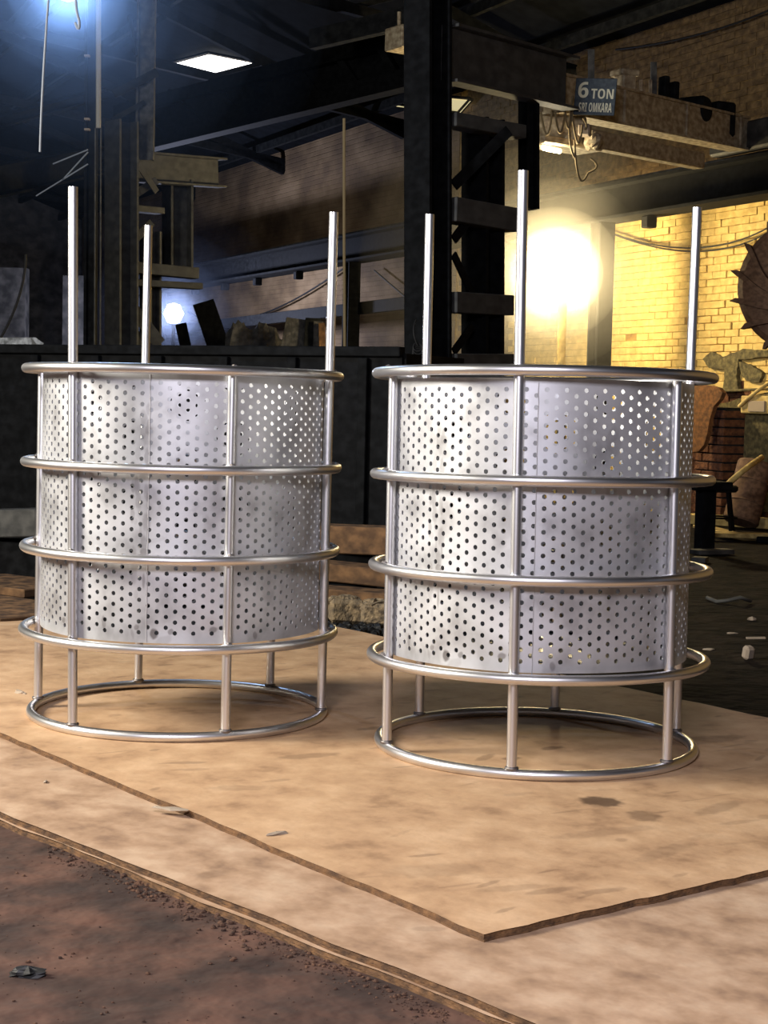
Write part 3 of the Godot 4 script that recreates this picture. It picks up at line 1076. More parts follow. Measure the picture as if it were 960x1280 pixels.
# ------------------------------------------------------------------ crane
func build_crane() -> void:
	var z0 := 13.0
	var z1 := 15.4
	var P := func(x: float, y: float) -> Vector3: return at(x, y, lerpf(z0, z1, (x - 706.0) / 226.0))
	var t := thing("overhead_crane", "rusty cream bridge crane girder beside the hanging sign, upper right", "crane", P.call(820, 170))
	var s := Shape.new()
	var a: Vector3 = P.call(690, 117)
	var b: Vector3 = P.call(925, 168)
	s.bar(a, b, 0.27, 0.16, Vector3.UP, 0.006)
	for e in [-1.0, 1.0]: s.bar(a + Vector3.UP * 0.14 * e, b + Vector3.UP * 0.14 * e, 0.02, 0.2, Vector3.UP)
	part("bridge_girder", s, M.crane, t)
	s = Shape.new()
	var dd := (b - a).normalized()
	for f in [0.30, 0.63, 0.95]:
		s = Shape.new()
		s.bar(a.lerp(b, f) + Vector3(0, -0.13, 0), a.lerp(b, f) + Vector3(0, 0.13, 0), 0.03, 0.20, dd)
		part("stiffener", s, M.crane, t)
	s = Shape.new()
	s.bar(P.call(700, 168) + INTO * 0.1, P.call(862, 200) + INTO * 0.1, 0.14, 0.12, Vector3.UP, 0.01)
	part("lower_girder", s, M.crane, t)
	s = Shape.new()
	s.box(Transform3D(Basis(ALONG, Vector3.UP, -INTO), P.call(932, 172)), Vector3(0.9, 0.26, 0.16), 0.02)
	part("end_carriage", s, M.steel_grey, t)
	# motors and gearing on the girder
	s = Shape.new()
	s.box(Transform3D(Basis(Vector3.UP, 0.5), P.call(781, 108)), Vector3(0.13, 0.18, 0.14), 0.01)
	s.box(Transform3D(Basis(Vector3.UP, 0.5), P.call(781, 92)), Vector3(0.18, 0.05, 0.18), 0.01)
	part("bearing_block", s, M.crane, t)
	for x in [801, 813]:
		s = Shape.new()
		s.bar(P.call(x, 118), P.call(x, 100), 0.025, 0.025)
		part("stud", s, M.crane, t)
	s = Shape.new()
	s.bar(P.call(817, 122), P.call(817, 78), 0.05, 0.04)
	part("upright", s, M.steel_grey, t)
	s = Shape.new()
	s.box(Transform3D(Basis(Vector3.UP, 0.5), P.call(830, 112)), Vector3(0.06, 0.22, 0.1), 0.01)
	s.box(Transform3D(Basis(Vector3.UP, 0.5), P.call(842, 116)), Vector3(0.06, 0.18, 0.1), 0.01)
	part("gear_case", s, M.steel_dark, t)
	s = Shape.new()
	s.lathe(Transform3D(Basis(dd, PI / 2) * Basis(), P.call(866, 138)), [Vector2(0.0, -0.14), Vector2(0.10, -0.14), Vector2(0.12, -0.1), Vector2(0.12, 0.1), Vector2(0.10, 0.14), Vector2(0.0, 0.14)], 20)
	part("motor", s, M.steel_dark, t)
	s = Shape.new()
	s.box(Transform3D(Basis(Vector3.UP, 0.5), P.call(900, 150)), Vector3(0.22, 0.3, 0.2), 0.02)
	part("control_box", s, M.steel_dark, t)
	s = Shape.new()
	s.bar(P.call(739, 100), P.call(739, 62), 0.05, 0.03)
	part("upright", s, M.steel_grey, t)
	# sign
	var sz := 12.7
	var c := at(744, 121, sz)
	var face := Basis(Vector3.UP, -0.32)
	face = face * Basis(Vector3(0, 0, 1), -0.06)
	var sg := thing("crane_sign", "dark blue plate lettered 6 TON in white on the crane", "sign", c)
	sg.basis = face
	s = Shape.new()
	s.box(Transform3D(), Vector3(0.315, 0.275, 0.012), 0.004)
	obj("plate", s, M.sign, sg)
	letters(sg, "6", 0.145, Vector3(-0.095, 0.045, 0.007))
	letters(sg, "TON", 0.092, Vector3(0.058, 0.02, 0.007), 0.85)
	letters(sg, "SRI OMKARA", 0.085, Vector3(0.008, -0.082, 0.007), 0.45)
	for x in [-0.12, 0.12]:
		s = Shape.new()
		s.box(Transform3D(Basis(), Vector3(x, 0, -0.03)), Vector3(0.02, 0.24, 0.05))
		obj("hanger", s, M.steel_dark, sg)
	# hoist trolley with its work lamp tray, cables and hook gear
	var hz := 12.9
	var h := thing("hoist_trolley", "cream hoist trolley tangled with pale cables under the crane", "hoist", at(712, 165, hz))
	s = Shape.new()
	s.bar(at(664, 176, hz), at(738, 187, hz + 0.35), 0.06, 0.30, Vector3.UP, 0.01)
	part("tray", s, M.crane, h)
	s = Shape.new()
	s.lathe(Transform3D(Basis(Vector3(0, 0, 1), PI / 2) * Basis(), at(700, 158, hz + 0.15)), [Vector2(0.0, -0.2), Vector2(0.07, -0.2), Vector2(0.09, -0.17), Vector2(0.09, 0.17), Vector2(0.07, 0.2), Vector2(0.0, 0.2)], 18)
	part("rope_drum", s, M.crane, h)
	s = Shape.new()
	s.box(Transform3D(Basis(Vector3.UP, -0.3), at(731, 163, hz - 0.05)), Vector3(0.09, 0.09, 0.1), 0.01)
	part("junction_box", s, M.chip, h)
	s = Shape.new()
	s.lump(at(741, 176, hz + 0.1), Vector3(0.07, 0.07, 0.08), 5, 0.2)
	part("motor", s, M.crane, h)
	s = Shape.new()
	s.box(Transform3D(Basis(Vector3.UP, -0.3), at(709, 120, hz + 0.05)), Vector3(0.07, 0.16, 0.06), 0.01)
	s.box(Transform3D(Basis(Vector3.UP, -0.3), at(712, 103, hz + 0.12)), Vector3(0.06, 0.10, 0.05), 0.01)
	part("terminal_box", s, M.crane, h)
	for q in [[694, 140, 700, 166, 706, 142], [706, 130, 710, 160, 716, 138], [714, 134, 722, 178, 728, 156], [716, 120, 712, 170, 720, 200], [676, 140, 684, 168, 690, 138], [729, 148, 733, 156, 731, 162]]:
		s = Shape.new()
		s.tube(bend(at(q[0], q[1], hz - 0.1), at(q[2], q[3], hz - 0.12), at(q[4], q[5], hz - 0.1), 14), 0.008, 8)
		part("cable", s, M.rope, h)
	s = Shape.new()
	s.tube(bend(at(718, 175, hz - 0.1), at(724, 222, hz - 0.12), at(735, 216, hz - 0.1), 16), 0.008, 8)
	s.tube(bend(at(735, 216, hz - 0.1), at(746, 208, hz - 0.12), at(738, 198, hz - 0.1), 10), 0.008, 8)
	part("cable", s, M.rope, h)
	s = Shape.new()
	var ta := at(678, 184, hz - 0.05)
	var tb := at(700, 189, hz + 0.05)
	s.tube([ta, tb], 0.022, 10)
	part("tube_lamp", s, glow(Color(1, 0.93, 0.75), 1.6), h)
	lamp_light("tube_lamp_light", (ta + tb) / 2 + Vector3(0, -0.05, 0.04), Color(1, 0.93, 0.78), 0.35, 0.03)

func bend(a: Vector3, b: Vector3, c: Vector3, n_: int) -> Array:
	# a curve from a to c that passes b half-way
	var k := b * 2.0 - (a + c) * 0.5
	var out := []
	for j in n_ + 1:
		var t := float(j) / n_
		out.append(a * (1 - t) * (1 - t) + k * 2.0 * t * (1 - t) + c * t * t)
	return out

func letters(parent: Node3D, text: String, size: float, p: Vector3, wide := 1.0) -> void:
	var m := TextMesh.new()
	var f := SystemFont.new()
	f.font_names = PackedStringArray(["Droid Sans"])
	f.font_weight = 700
	m.font = f
	m.text = text
	m.font_size = 64
	m.pixel_size = size / 58.0
	m.depth = 0.004
	var o := MeshInstance3D.new()
	o.name = "lettering"
	o.mesh = m
	o.material_override = M.sign_white
	o.position = p
	o.scale = Vector3(wide, 1, 1)
	parent.add_child(o, true)

# ------------------------------------------------------------------ lamps
func lamp_light(called: String, p: Vector3, c: Color, e: float, size: float) -> void:
	var l := OmniLight3D.new()
	l.name = called
	l.position = p
	l.light_color = c
	l.light_energy = e
	l.omni_range = 40.0
	l.omni_attenuation = 2.0
	l.light_size = size
	l.shadow_enabled = true
	add_child(l)

func mist(called: String, label: String, p: Vector3, sizes: Array, c: Color, dens: Array) -> void:
	# smoke that thins outwards: shells of air, one in the other
	var o := Node3D.new()
	o.name = called
	o.position = p
	o.set_meta("kind", "stuff")
	tag(o, label, "haze")
	add_child(o)
	for k in sizes.size():
		var f := FogVolume.new()
		f.name = "air_shell"
		f.shape = RenderingServer.FOG_VOLUME_SHAPE_ELLIPSOID
		f.size = Vector3.ONE * sizes[k]
		var m := FogMaterial.new()
		m.albedo = c
		m.density = dens[k]
		f.material = m
		f.set_meta("kind", "stuff")
		o.add_child(f, true)

func build_lamps() -> void:
	# the big work lamp on its post, in front of the brick wall
	var p := on_wall(695, 342, 1.5)
	var t := thing("work_lamp", "blazing warm round work lamp on a post before the yellow wall", "lamp", Vector3(p.x, 0, p.z))
	var s := Shape.new()
	s.lathe(Transform3D(Basis(), p), [Vector2(0.0, -0.245), Vector2(0.11, -0.22), Vector2(0.20, -0.14), Vector2(0.245, 0.0), Vector2(0.20, 0.14), Vector2(0.11, 0.22), Vector2(0.0, 0.245)], 28)
	part("lamp_globe", s, glow(Color(1.0, 0.97, 0.86), 6.0), t)
	s = Shape.new()
	var q := p + Vector3(0.08, 0, 0)
	s.tube([Vector3(q.x, 0, q.z), Vector3(q.x, p.y - 0.2, q.z)], 0.045, 12)
	part("post", s, M.paint, t)
	s = Shape.new()
	s.lathe(Transform3D(Basis(), Vector3(q.x, 0, q.z)), [Vector2(0.22, 0), Vector2(0.22, 0.02), Vector2(0.06, 0.05), Vector2(0.05, 0.1)], 20)
	part("foot", s, M.steel_grey, t)
	s = Shape.new()
	s.box(Transform3D(Basis(), p + Vector3(0.06, -0.24, 0)), Vector3(0.14, 0.06, 0.14), 0.01)
	part("lamp_holder", s, M.steel_grey, t)
	lamp_light("work_lamp_light", p, Color(1.0, 0.90, 0.68), 16.0, 0.2)
	mist("lamp_haze", "dusty haze glowing round the blazing warm work lamp", p, [0.75, 1.0, 1.4, 2.0, 2.8, 4.2], Color(1, 0.98, 0.93), [0.6, 0.28, 0.13, 0.06, 0.03, 0.012])
	# the cold lamp at the left
	var a := at(217, 392, 26.6)
	var u := thing("arc_lamp", "dazzling bluish white lamp low on the left behind the basket rods", "lamp", Vector3(a.x, 0, a.z))
	s = Shape.new()
	s.lathe(Transform3D(Basis(), a), [Vector2(0.0, -0.17), Vector2(0.1, -0.14), Vector2(0.165, 0.0), Vector2(0.1, 0.14), Vector2(0.0, 0.17)], 24)
	part("lamp_globe", s, glow(Color(0.90, 0.94, 1.0), 5.0), u)
	s = Shape.new()
	s.tube([Vector3(a.x, 0, a.z), a + Vector3(0, -0.15, 0)], 0.03, 10)
	s.lathe(Transform3D(Basis(), Vector3(a.x, 0, a.z)), [Vector2(0.2, 0), Vector2(0.2, 0.02), Vector2(0.03, 0.06)], 16)
	part("stand", s, M.black, u)
	lamp_light("arc_lamp_light", a, Color(0.84, 0.87, 1.0), 12.0, 0.15)
	mist("arc_haze", "bluish smoke hanging round the dazzling lamp on the left", a, [0.8, 1.2, 1.8, 2.6, 3.6], Color(0.8, 0.87, 1.0), [0.03, 0.012, 0.006, 0.003, 0.0015])
	# the lamp high at the top left
	var b := at(85, -14, 9.0)
	var w := thing("hanging_bulb", "cold white bulb hanging just above the top left of the frame", "lamp", b)
	s = Shape.new()
	s.lathe(Transform3D(Basis(), b), [Vector2(0.0, -0.07), Vector2(0.05, -0.05), Vector2(0.065, 0.0), Vector2(0.04, 0.05), Vector2(0.02, 0.08)], 18)
	part("bulb", s, glow(Color(0.85, 0.92, 1.0), 6.0), w)
	s = Shape.new()
	s.tube([b + Vector3(0, 0.08, 0), b + Vector3(0, 0.16, 0)], 0.028, 10)
	part("lamp_holder", s, M.cable, w)
	s = Shape.new()
	s.tube([b + Vector3(0, 0.15, 0), Vector3(b.x, roof_height(b) - 0.02, b.z)], 0.008, 6)
	part("flex", s, M.cable, w)
	lamp_light("hanging_bulb_light", b, Color(0.70, 0.83, 1.0), 2.3, 0.06)
	mist("bulb_haze", "blue haze below the bulb at the top left corner", b, [0.3, 0.45, 0.65, 0.9, 1.2, 1.6, 2.1, 2.8], Color(0.75, 0.85, 1.0), [0.16, 0.09, 0.055, 0.035, 0.02, 0.012, 0.007, 0.004])

func roof_height(p: Vector3) -> float:
	var o := (FOOT - p).dot(INTO)
	return EAVE + PITCHED * minf(o, 16.0 - o)

# ------------------------------------------------------------------ things behind
func build_back_clutter() -> void:
	# long dark steel bin behind the baskets
	var a := at(-60, 640, 11.6)
	var b := at(500, 640, 10.1)
	var t := thing("steel_bin", "long low black steel bin standing behind both baskets", "bin", Vector3((a.x + b.x) / 2, 0, (a.z + b.z) / 2))
	var la := Vector3(a.x, 0, a.z)
	var lb := Vector3(b.x, 0, b.z)
	var dirn := (lb - la).normalized()
	var back := Vector3(dirn.z, 0, -dirn.x) * 0.9
	var s := Shape.new()
	s.bar(la + Vector3.UP * 0.76, lb + Vector3.UP * 0.76, 1.42, 0.04, Vector3.UP)
	part("front_plate", s, M.black, t)
	s = Shape.new()
	s.bar(la + back + Vector3.UP * 0.76, lb + back + Vector3.UP * 0.76, 1.42, 0.04, Vector3.UP)
	part("rear_plate", s, M.black, t)
	for e in [la, lb]:
		s = Shape.new()
		s.bar(e + Vector3.UP * 0.76, e + back + Vector3.UP * 0.76, 1.42, 0.04, Vector3.UP)
		part("end_plate", s, M.black, t)
	s = Shape.new()
	s.bar(la + Vector3.UP * 1.48 - back * 0.02, lb + Vector3.UP * 1.48 - back * 0.02, 0.06, 0.08, Vector3.UP, 0.005)
	part("top_rim", s, M.black, t)
	s = Shape.new()
	s.box(Transform3D(Basis(dirn, Vector3.UP, dirn.cross(Vector3.UP)), (la + lb) / 2 + back / 2 + Vector3.UP * 0.08), Vector3(la.distance_to(lb), 0.1, 0.9))
	part("skid_base", s, M.black, t)
	for k in 7:
		s = Shape.new()
		var p := la.lerp(lb, (k + 0.5) / 7.0) - back * 0.04
		s.bar(p + Vector3.UP * 0.05, p + Vector3.UP * 1.44, 0.06, 0.05, dirn, 0.004)
		part("rib", s, M.black, t)
	# planks stacked between the baskets, in front of the bin
	var k := 0
	for q in [[392, 672, 500, 676, 9.75, 34, 0], [400, 712, 500, 722, 9.4, 22, 1], [395, 740, 500, 748, 9.1, 15, 2]]:
		s = Shape.new()
		var pa := at(q[0], q[1], q[4])
		var pb := at(q[2], q[3], q[4] - 0.2)
		s.bar(pa, pb, q[5] / FOCAL * q[4], 0.2, Vector3.UP, 0.006)
		solo("timber_baulk", s, M.wood, ["upper brown timber baulk behind the gap between the baskets", "middle brown timber baulk, split, behind the gap between the baskets", "lowest thin timber baulk behind the pale broken bricks"][k], "timber", "")
		# blocks that carry it
		var bs := Shape.new()
		var low: float = minf(pa.y, pb.y) - q[5] / FOCAL * q[4] / 2
		bs.box(Transform3D(Basis(), Vector3((pa.x + pb.x) / 2 - 0.05, low / 2, (pa.z + pb.z) / 2 - 0.02)), Vector3(0.3, low, 0.16), 0.01)
		solo("timber_block", bs, M.black, ["black packing block under the upper timber baulk", "black packing block under the middle timber baulk", "black packing block under the lowest timber baulk"][k], "block")
		k += 1
	# two broken bricks
	k = 0
	for q in [[432, 766, 0.30, 0.15, 0.2, 0.12], [474, 769, 0.30, 0.14, 0.2, -0.05]]:
		s = Shape.new()
		var c := on_floor(q[0], q[1] + 14, 0.0)
		s.box(Transform3D(Basis(Vector3.UP, q[5]) * Basis(Vector3.BACK, -0.05), c + Vector3.UP * (q[3] / 2)), Vector3(q[2] * 0.62, q[3] * 0.85, q[4]), 0.02)
		s.lump(c + Vector3(-0.02, q[3] * 0.78, 0.0), Vector3(q[2] * 0.3, 0.035, 0.09), 9 + k, 0.35)
		solo("broken_brick", s, M.stone, ["pale broken brick nearer the left basket, in the gap", "pale broken brick nearer the right basket, in the gap"][k], "brick")
		k += 1
	# coal-black rubble in front of them
	s = Shape.new()
	for j in 140:
		var f := on_floor(rng.randf_range(405, 480), rng.randf_range(784, 796), 0.0)
		var r := rng.randf_range(0.012, 0.03)
		s.lump(f + Vector3.UP * r * 0.5, Vector3(r, r * 0.8, r), j, 0.3, Basis(), 6, 5)
	var ru := solo("black_rubble", s, M.coal, "black rubble scattered before the broken bricks", "rubble")
	ru.set_meta("kind", "stuff")
	# leaning dark plate beside the cold lamp
	s = Shape.new()
	s.bar(at(286, 470, 22.5), at(254, 378, 23.0), 0.30, 0.04, Vector3.RIGHT, 0.005)
	s.bar(at(286, 470, 22.5), at(286, 470, 22.5) * Vector3(1, 0, 1) + Vector3(0.1, 0, 0.1), 0.30, 0.04, Vector3.RIGHT)
	solo("leaning_plank", s, M.black, "dark plank leaning beside the dazzling bluish lamp", "plank")
	s = Shape.new()
	s.bar(at(240, 470, 22.9), at(226, 405, 23.2), 0.16, 0.03, Vector3.RIGHT)
	s.bar(at(240, 470, 22.9), at(240, 470, 22.9) * Vector3(1, 0, 1), 0.16, 0.03, Vector3.RIGHT)
	solo("leaning_plank", s, M.black, "narrow dark plank just below the dazzling bluish lamp", "plank")
	# tarpaulin-covered heap and leaning sheets near the left basket's right rod
	var hp := thing("tarpaulin_heap", "grey tarpaulin heap behind the left basket, below the tie rail", "tarpaulin", Vector3(at(330, 455, 21).x, 0, -21))
	s = Shape.new()
	s.lump(Vector3(at(318, 455, 21.8).x, 0.8, -21.8), Vector3(0.55, 1.35, 0.5), 21, 0.18, Basis(), 30, 20)
	part("heap_cover", s, M.tarp, hp)
	for q in [[356, 462, 380, 400, 0.45, 0], [384, 462, 392, 398, 0.2, 1], [398, 462, 398, 402, 0.12, 2], [408, 462, 402, 404, 0.08, 3]]:
		s = Shape.new()
		var lo := at(q[0], q[1], 20.3 - 0.1 * q[5])
		var hi := at(q[2], q[3], 20.9 - 0.1 * q[5])
		var ground := Vector3(lo.x - (hi.x - lo.x) * 0.6, 0, lo.z + 0.35)
		s.bar(ground, hi, q[4], 0.03, Vector3.RIGHT, 0.004)
		solo("leaning_sheet", s, [M.tarp, M.steel_dark, M.tarp, M.wood][q[5]], ["wide grey sheet leaning by the tarpaulin heap", "dark narrow sheet leaning next to the wide grey one", "thin pale strip leaning just left of the rod", "thin brown batten leaning nearest the left basket's right rod"][q[5]], "sheet", "")
	# slabs added for the pale lit pieces of end wall, far left
	k = 0
	for q in [[18, 335, 432, 33], [95, 345, 455, 30]]:
		s = Shape.new()
		var pa := at(q[0], q[1], 29.0)
		var w: float = q[3] / FOCAL * 29.0
		s.box(Transform3D(Basis(), Vector3(pa.x, pa.y / 2, pa.z)), Vector3(w, pa.y, 0.3), 0.01)
		solo("end_wall_slab", s, M.wall_grey, ["pale grey slab added for the lit end wall, at the left edge behind a black cable", "pale grey slab added for the lit end wall, left of the slim stanchion"][k], "wall_piece")
		k += 1

func build_right_clutter() -> void:
	# toothed impeller leaning at the right edge
	var c := at(1004, 357, 14.6)
	var t := thing("fan_impeller", "big dark rusty toothed impeller at the right edge before the wall", "impeller", c)
	t.basis = Basis(Vector3.UP, -0.45)
	var s := Shape.new()
	var pr := []
	pr = [Vector2(0.0, -0.09), Vector2(0.30, -0.09), Vector2(0.56, -0.03), Vector2(0.58, 0.0), Vector2(0.52, 0.06), Vector2(0.22, 0.14), Vector2(0.14, 0.2), Vector2(0.0, 0.2)]
	s.lathe(Transform3D(Basis(Vector3.RIGHT, PI / 2), Vector3.ZERO), pr, 48)
	obj("back_disc", s, M.rust, t)
	for k in 15:
		var a0 := TAU * k / 15
		var pts := []
		var v := Shape.new()
		var rows := []
		var nn := []
		for j in 9:
			var f := j / 8.0
			var r := lerpf(0.18, 0.645, f)
			var a := a0 + 0.9 * (1 - f) * (1 - f)
			var w := Vector3(cos(a), sin(a), 0)
			var tg := Vector3(-sin(a), cos(a), 0)
			var hgt := lerpf(0.19, 0.03, f) + 0.03
			var th := lerpf(0.035, 0.022, f) if j < 8 else 0.003
			rows.append([w * r - tg * th + Vector3(0, 0, hgt - 0.1), w * r - tg * th + Vector3(0, 0, hgt), w * r + tg * th + Vector3(0, 0, hgt), w * r + tg * th + Vector3(0, 0, hgt - 0.1)])
		for j in 8:
			for e in 4:
				v.quad(rows[j][e], rows[j + 1][e], rows[j + 1][(e + 1) % 4], rows[j][(e + 1) % 4])
		v.quad(rows[8][0], rows[8][1], rows[8][2], rows[8][3])
		v.quad(rows[0][3], rows[0][2], rows[0][1], rows[0][0])
		obj("vane", v, M.rust, t)
	# its stand
	s = Shape.new()
	s.bar(Vector3(0.0, -0.1, -0.12), Vector3(0.0, -c.y, -0.12), 0.12, 0.1, Vector3.RIGHT, 0.01)
	s.box(Transform3D(Basis(), Vector3(0, -c.y + 0.03, -0.12)), Vector3(0.6, 0.06, 0.5), 0.01)
	obj("stand", s, M.black, t)
	# patches of plaster and bare stretches on the wall
	patch([[880, 449], [890, 440], [905, 446], [930, 436], [962, 438], [962, 446], [925, 449], [922, 470], [926, 490], [905, 490], [908, 462], [888, 460]], 0.05, M.plaster)
	patch([[925, 452], [938, 456], [954, 466], [950, 478], [934, 476], [928, 468]], 0.045, M.plaster)
	patch([[900, 505], [962, 490], [962, 640], [900, 640]], 0.045, M.plaster)
	# exposed brick pier
	var pier := thing("brick_pier", "low bare brown brick pier against the wall behind the right basket", "pier", on_wall(892, 600, 0.2) * Vector3(1, 0, 1))
	var f0 := wall_frame(on_wall(901, 560, 0.16))
	var top: float = on_wall(901, 507, 0.16).y
	s = Shape.new()
	var half := 0.24
	s.box(Transform3D(f0.basis, Vector3(f0.origin.x, top / 2 - 0.01, f0.origin.z)), Vector3(half * 2 - 0.02, top - 0.02, 0.26))
	part("core", s, M.steel_dark, pier)
	var yy := 0.0
	var r0 := 0
	while yy < top - 0.05:
		var cnt := 2 if r0 % 2 == 0 else 3
		for j in cnt:
			var wd: float = half if cnt == 2 else (half if j == 1 else half / 2)
			var off: float = (-half / 2 + half * j) if cnt == 2 else [-0.75 * half, 0.0, 0.75 * half][j]
			s = Shape.new()
			s.box(Transform3D(f0.basis * Basis(Vector3.UP, rng.randf_range(-0.02, 0.02)), Vector3(f0.origin.x, yy + 0.045, f0.origin.z) + f0.basis.x * off + f0.basis.z * rng.randf_range(0.0, 0.012)), Vector3(wd - 0.014, 0.078, 0.29), 0.006)
			part("brick", s, M.brick_bare, pier)
		yy += 0.09
		r0 += 1
	# orange-brown sack hanging on the pier
	s = Shape.new()
	var sp := PackedVector2Array()
	var sf := wall_frame(on_wall(886, 520, 0.44))
	var outline := [[868, 484], [880, 481], [893, 482], [903, 485], [908, 491], [905, 499], [897, 508], [892, 524], [889, 542], [885, 556], [878, 564], [868, 566]]
	for q in outline:
		var w := sf.affine_inverse() * on_wall(q[0], q[1], 0.44)
		sp.append(Vector2(w.x, w.y))
	s.prism(sf, sp, 0.05)
	solo("hanging_sack", s, M.sack, "flat orange brown sack hanging beside the right basket's upper rim", "sack")
	# conduit and small grey box on the wall
	s = Shape.new()
	s.tube([on_wall(900, 489, 0.08), on_wall(966, 486, 0.08)], 0.014, 8)
	solo("wall_conduit", s, M.plaster, "thin level conduit on the wall right of the basket rim", "conduit")
	s = Shape.new()
	s.box(wall_frame(on_wall(950, 506, 0.09)), Vector3(0.5, 0.18, 0.1), 0.01)
	var bx := thing("switch_box", "pale flat switch box low on the plastered wall", "box", on_wall(950, 506, 0.09))
	part("case", s, M.wood_pale, bx)
	s = Shape.new()
	s.box(wall_frame(on_wall(946, 508, 0.15)), Vector3(0.26, 0.11, 0.02), 0.004)
	part("cover", s, M.chip, bx)
	# sticks leaning
	var k := 0
	for q in [[924, 508, 966, 476, 0.16, 0.02], [906, 609, 952, 572, 1.0, 0.03]]:
		s = Shape.new()
		s.tube(bend(on_wall(q[0], q[1], q[4]), on_wall((q[0] + q[2]) / 2.0, (q[1] + q[3]) / 2.0 - 2, q[4]), on_wall(q[2], q[3], q[4] * 0.4 + 0.05), 6), q[5], 8)
		solo("wooden_stick", s, M.wood_pale, ["short brown stick slanting across the pale switch box", "long pale stick slanting up from the stool"][k], "stick")
		k += 1
	# stool
	var st := thing("work_stool", "dark round work stool beside the right basket, near the wall", "stool", on_floor(897, 672))
	var b := st.position
	var hh := at(897, 608, -b.z).y
	s = Shape.new()
	s.lathe(Transform3D(Basis(), Vector3(0, hh, 0)), [Vector2(0.0, -0.05), Vector2(0.15, -0.05), Vector2(0.17, -0.03), Vector2(0.17, 0.0), Vector2(0.15, 0.012), Vector2(0.0, 0.012)], 28)
	obj("seat", s, M.steel_dark, st)
	for j in 4:
		var a := PI / 4 + j * PI / 2 + 0.3
		s = Shape.new()
		s.tube([Vector3(cos(a) * 0.19, 0, sin(a) * 0.19), Vector3(cos(a) * 0.12, hh - 0.05, sin(a) * 0.12)], 0.016, 8)
		obj("leg", s, M.black, st)
	s = Shape.new()
	s.ring(Vector3(0, hh * 0.4, 0), Vector3.UP, 0.165, 0.009, 30, 8)
	obj("foot_ring", s, M.black, st)
	# dark cabinet leg block left of it
	s = Shape.new()
	var bp := on_floor(880, 692)
	var bh := at(880, 610, -bp.z).y
	s.box(Transform3D(Basis(Vector3.UP, 0.3), bp + Vector3(0, bh / 2, 0)), Vector3(0.13, bh, 0.13), 0.01)
	s.box(Transform3D(Basis(Vector3.UP, 0.3), bp + Vector3(0, bh + 0.02, 0)), Vector3(0.34, 0.07, 0.28), 0.01)
	solo("anvil_post", s, M.black, "black anvil post next to the dark stool", "anvil")
	# leaning drum
	var g0 := on_floor(925, 662)
	var axis := Vector3(0.28, 1.0, -0.25).normalized()
	var xb := Basis(Quaternion(Vector3.UP, axis))
	var dr := thing("leaning_barrel", "grey brown barrel leaning to the right behind the dark stool", "barrel", g0)
	s = Shape.new()
	s.lathe(Transform3D(xb, Vector3(0, 0.07, 0)), [Vector2(0.0, 0.0), Vector2(0.16, 0.0), Vector2(0.175, 0.02), Vector2(0.175, 0.6), Vector2(0.165, 0.62), Vector2(0.15, 0.6), Vector2(0.0, 0.58)], 30)
	obj("shell", s, M.rust, dr)
	for h in [0.2, 0.42]:
		s = Shape.new()
		s.ring(Vector3(0, 0.07, 0) + axis * h, axis, 0.176, 0.008, 40, 8)
		obj("rolling_hoop", s, M.rust, dr)
	# planks on the floor at the right
	k = 0
	for q in [[862, 648, 970, 655, 16.8, 0.10, 0], [872, 668, 972, 670, 15.6, 0.04, 1], [876, 658, 916, 668, 15.8, 0.03, 1]]:
		s = Shape.new()
		var pa := on_floor(q[0], q[1], 0.06)
		var pb := on_floor(q[2], q[3], 0.06)
		s.bar(pa, pb, q[5], 0.16, Vector3.UP, 0.005)
		solo("floor_plank", s, M.wood_pale, ["thick pale plank lying farthest back on the floor behind the stool", "thin pale plank lying in front of the leaning barrel", "short splintered pale plank end left of the stool's foot"][k], "plank", "")
		k += 1

func patch(px: Array, off: float, m: Material) -> void:
	# an irregular slab of render on the brick wall, as a part of the wall
	var w: Node3D = get_node("wall_right")
	var inv := w.transform.affine_inverse()
	var poly := PackedVector2Array()
	for j in px.size():
		var a: Array = px[j]
		var b: Array = px[(j + 1) % px.size()]
		for e in 5:
			var f := e / 5.0
			var p := inv * on_wall(lerpf(a[0], b[0], f), lerpf(a[1], b[1], f), 0.03)
			var jit := 0.009 if e else 0.0
			poly.append(Vector2(p.x + rng.randf_range(-jit, jit), p.y + rng.randf_range(-jit, jit)))
	var s := Shape.new()
	s.prism(Transform3D(), poly, off)
	obj("plaster_patch", s, m, w)

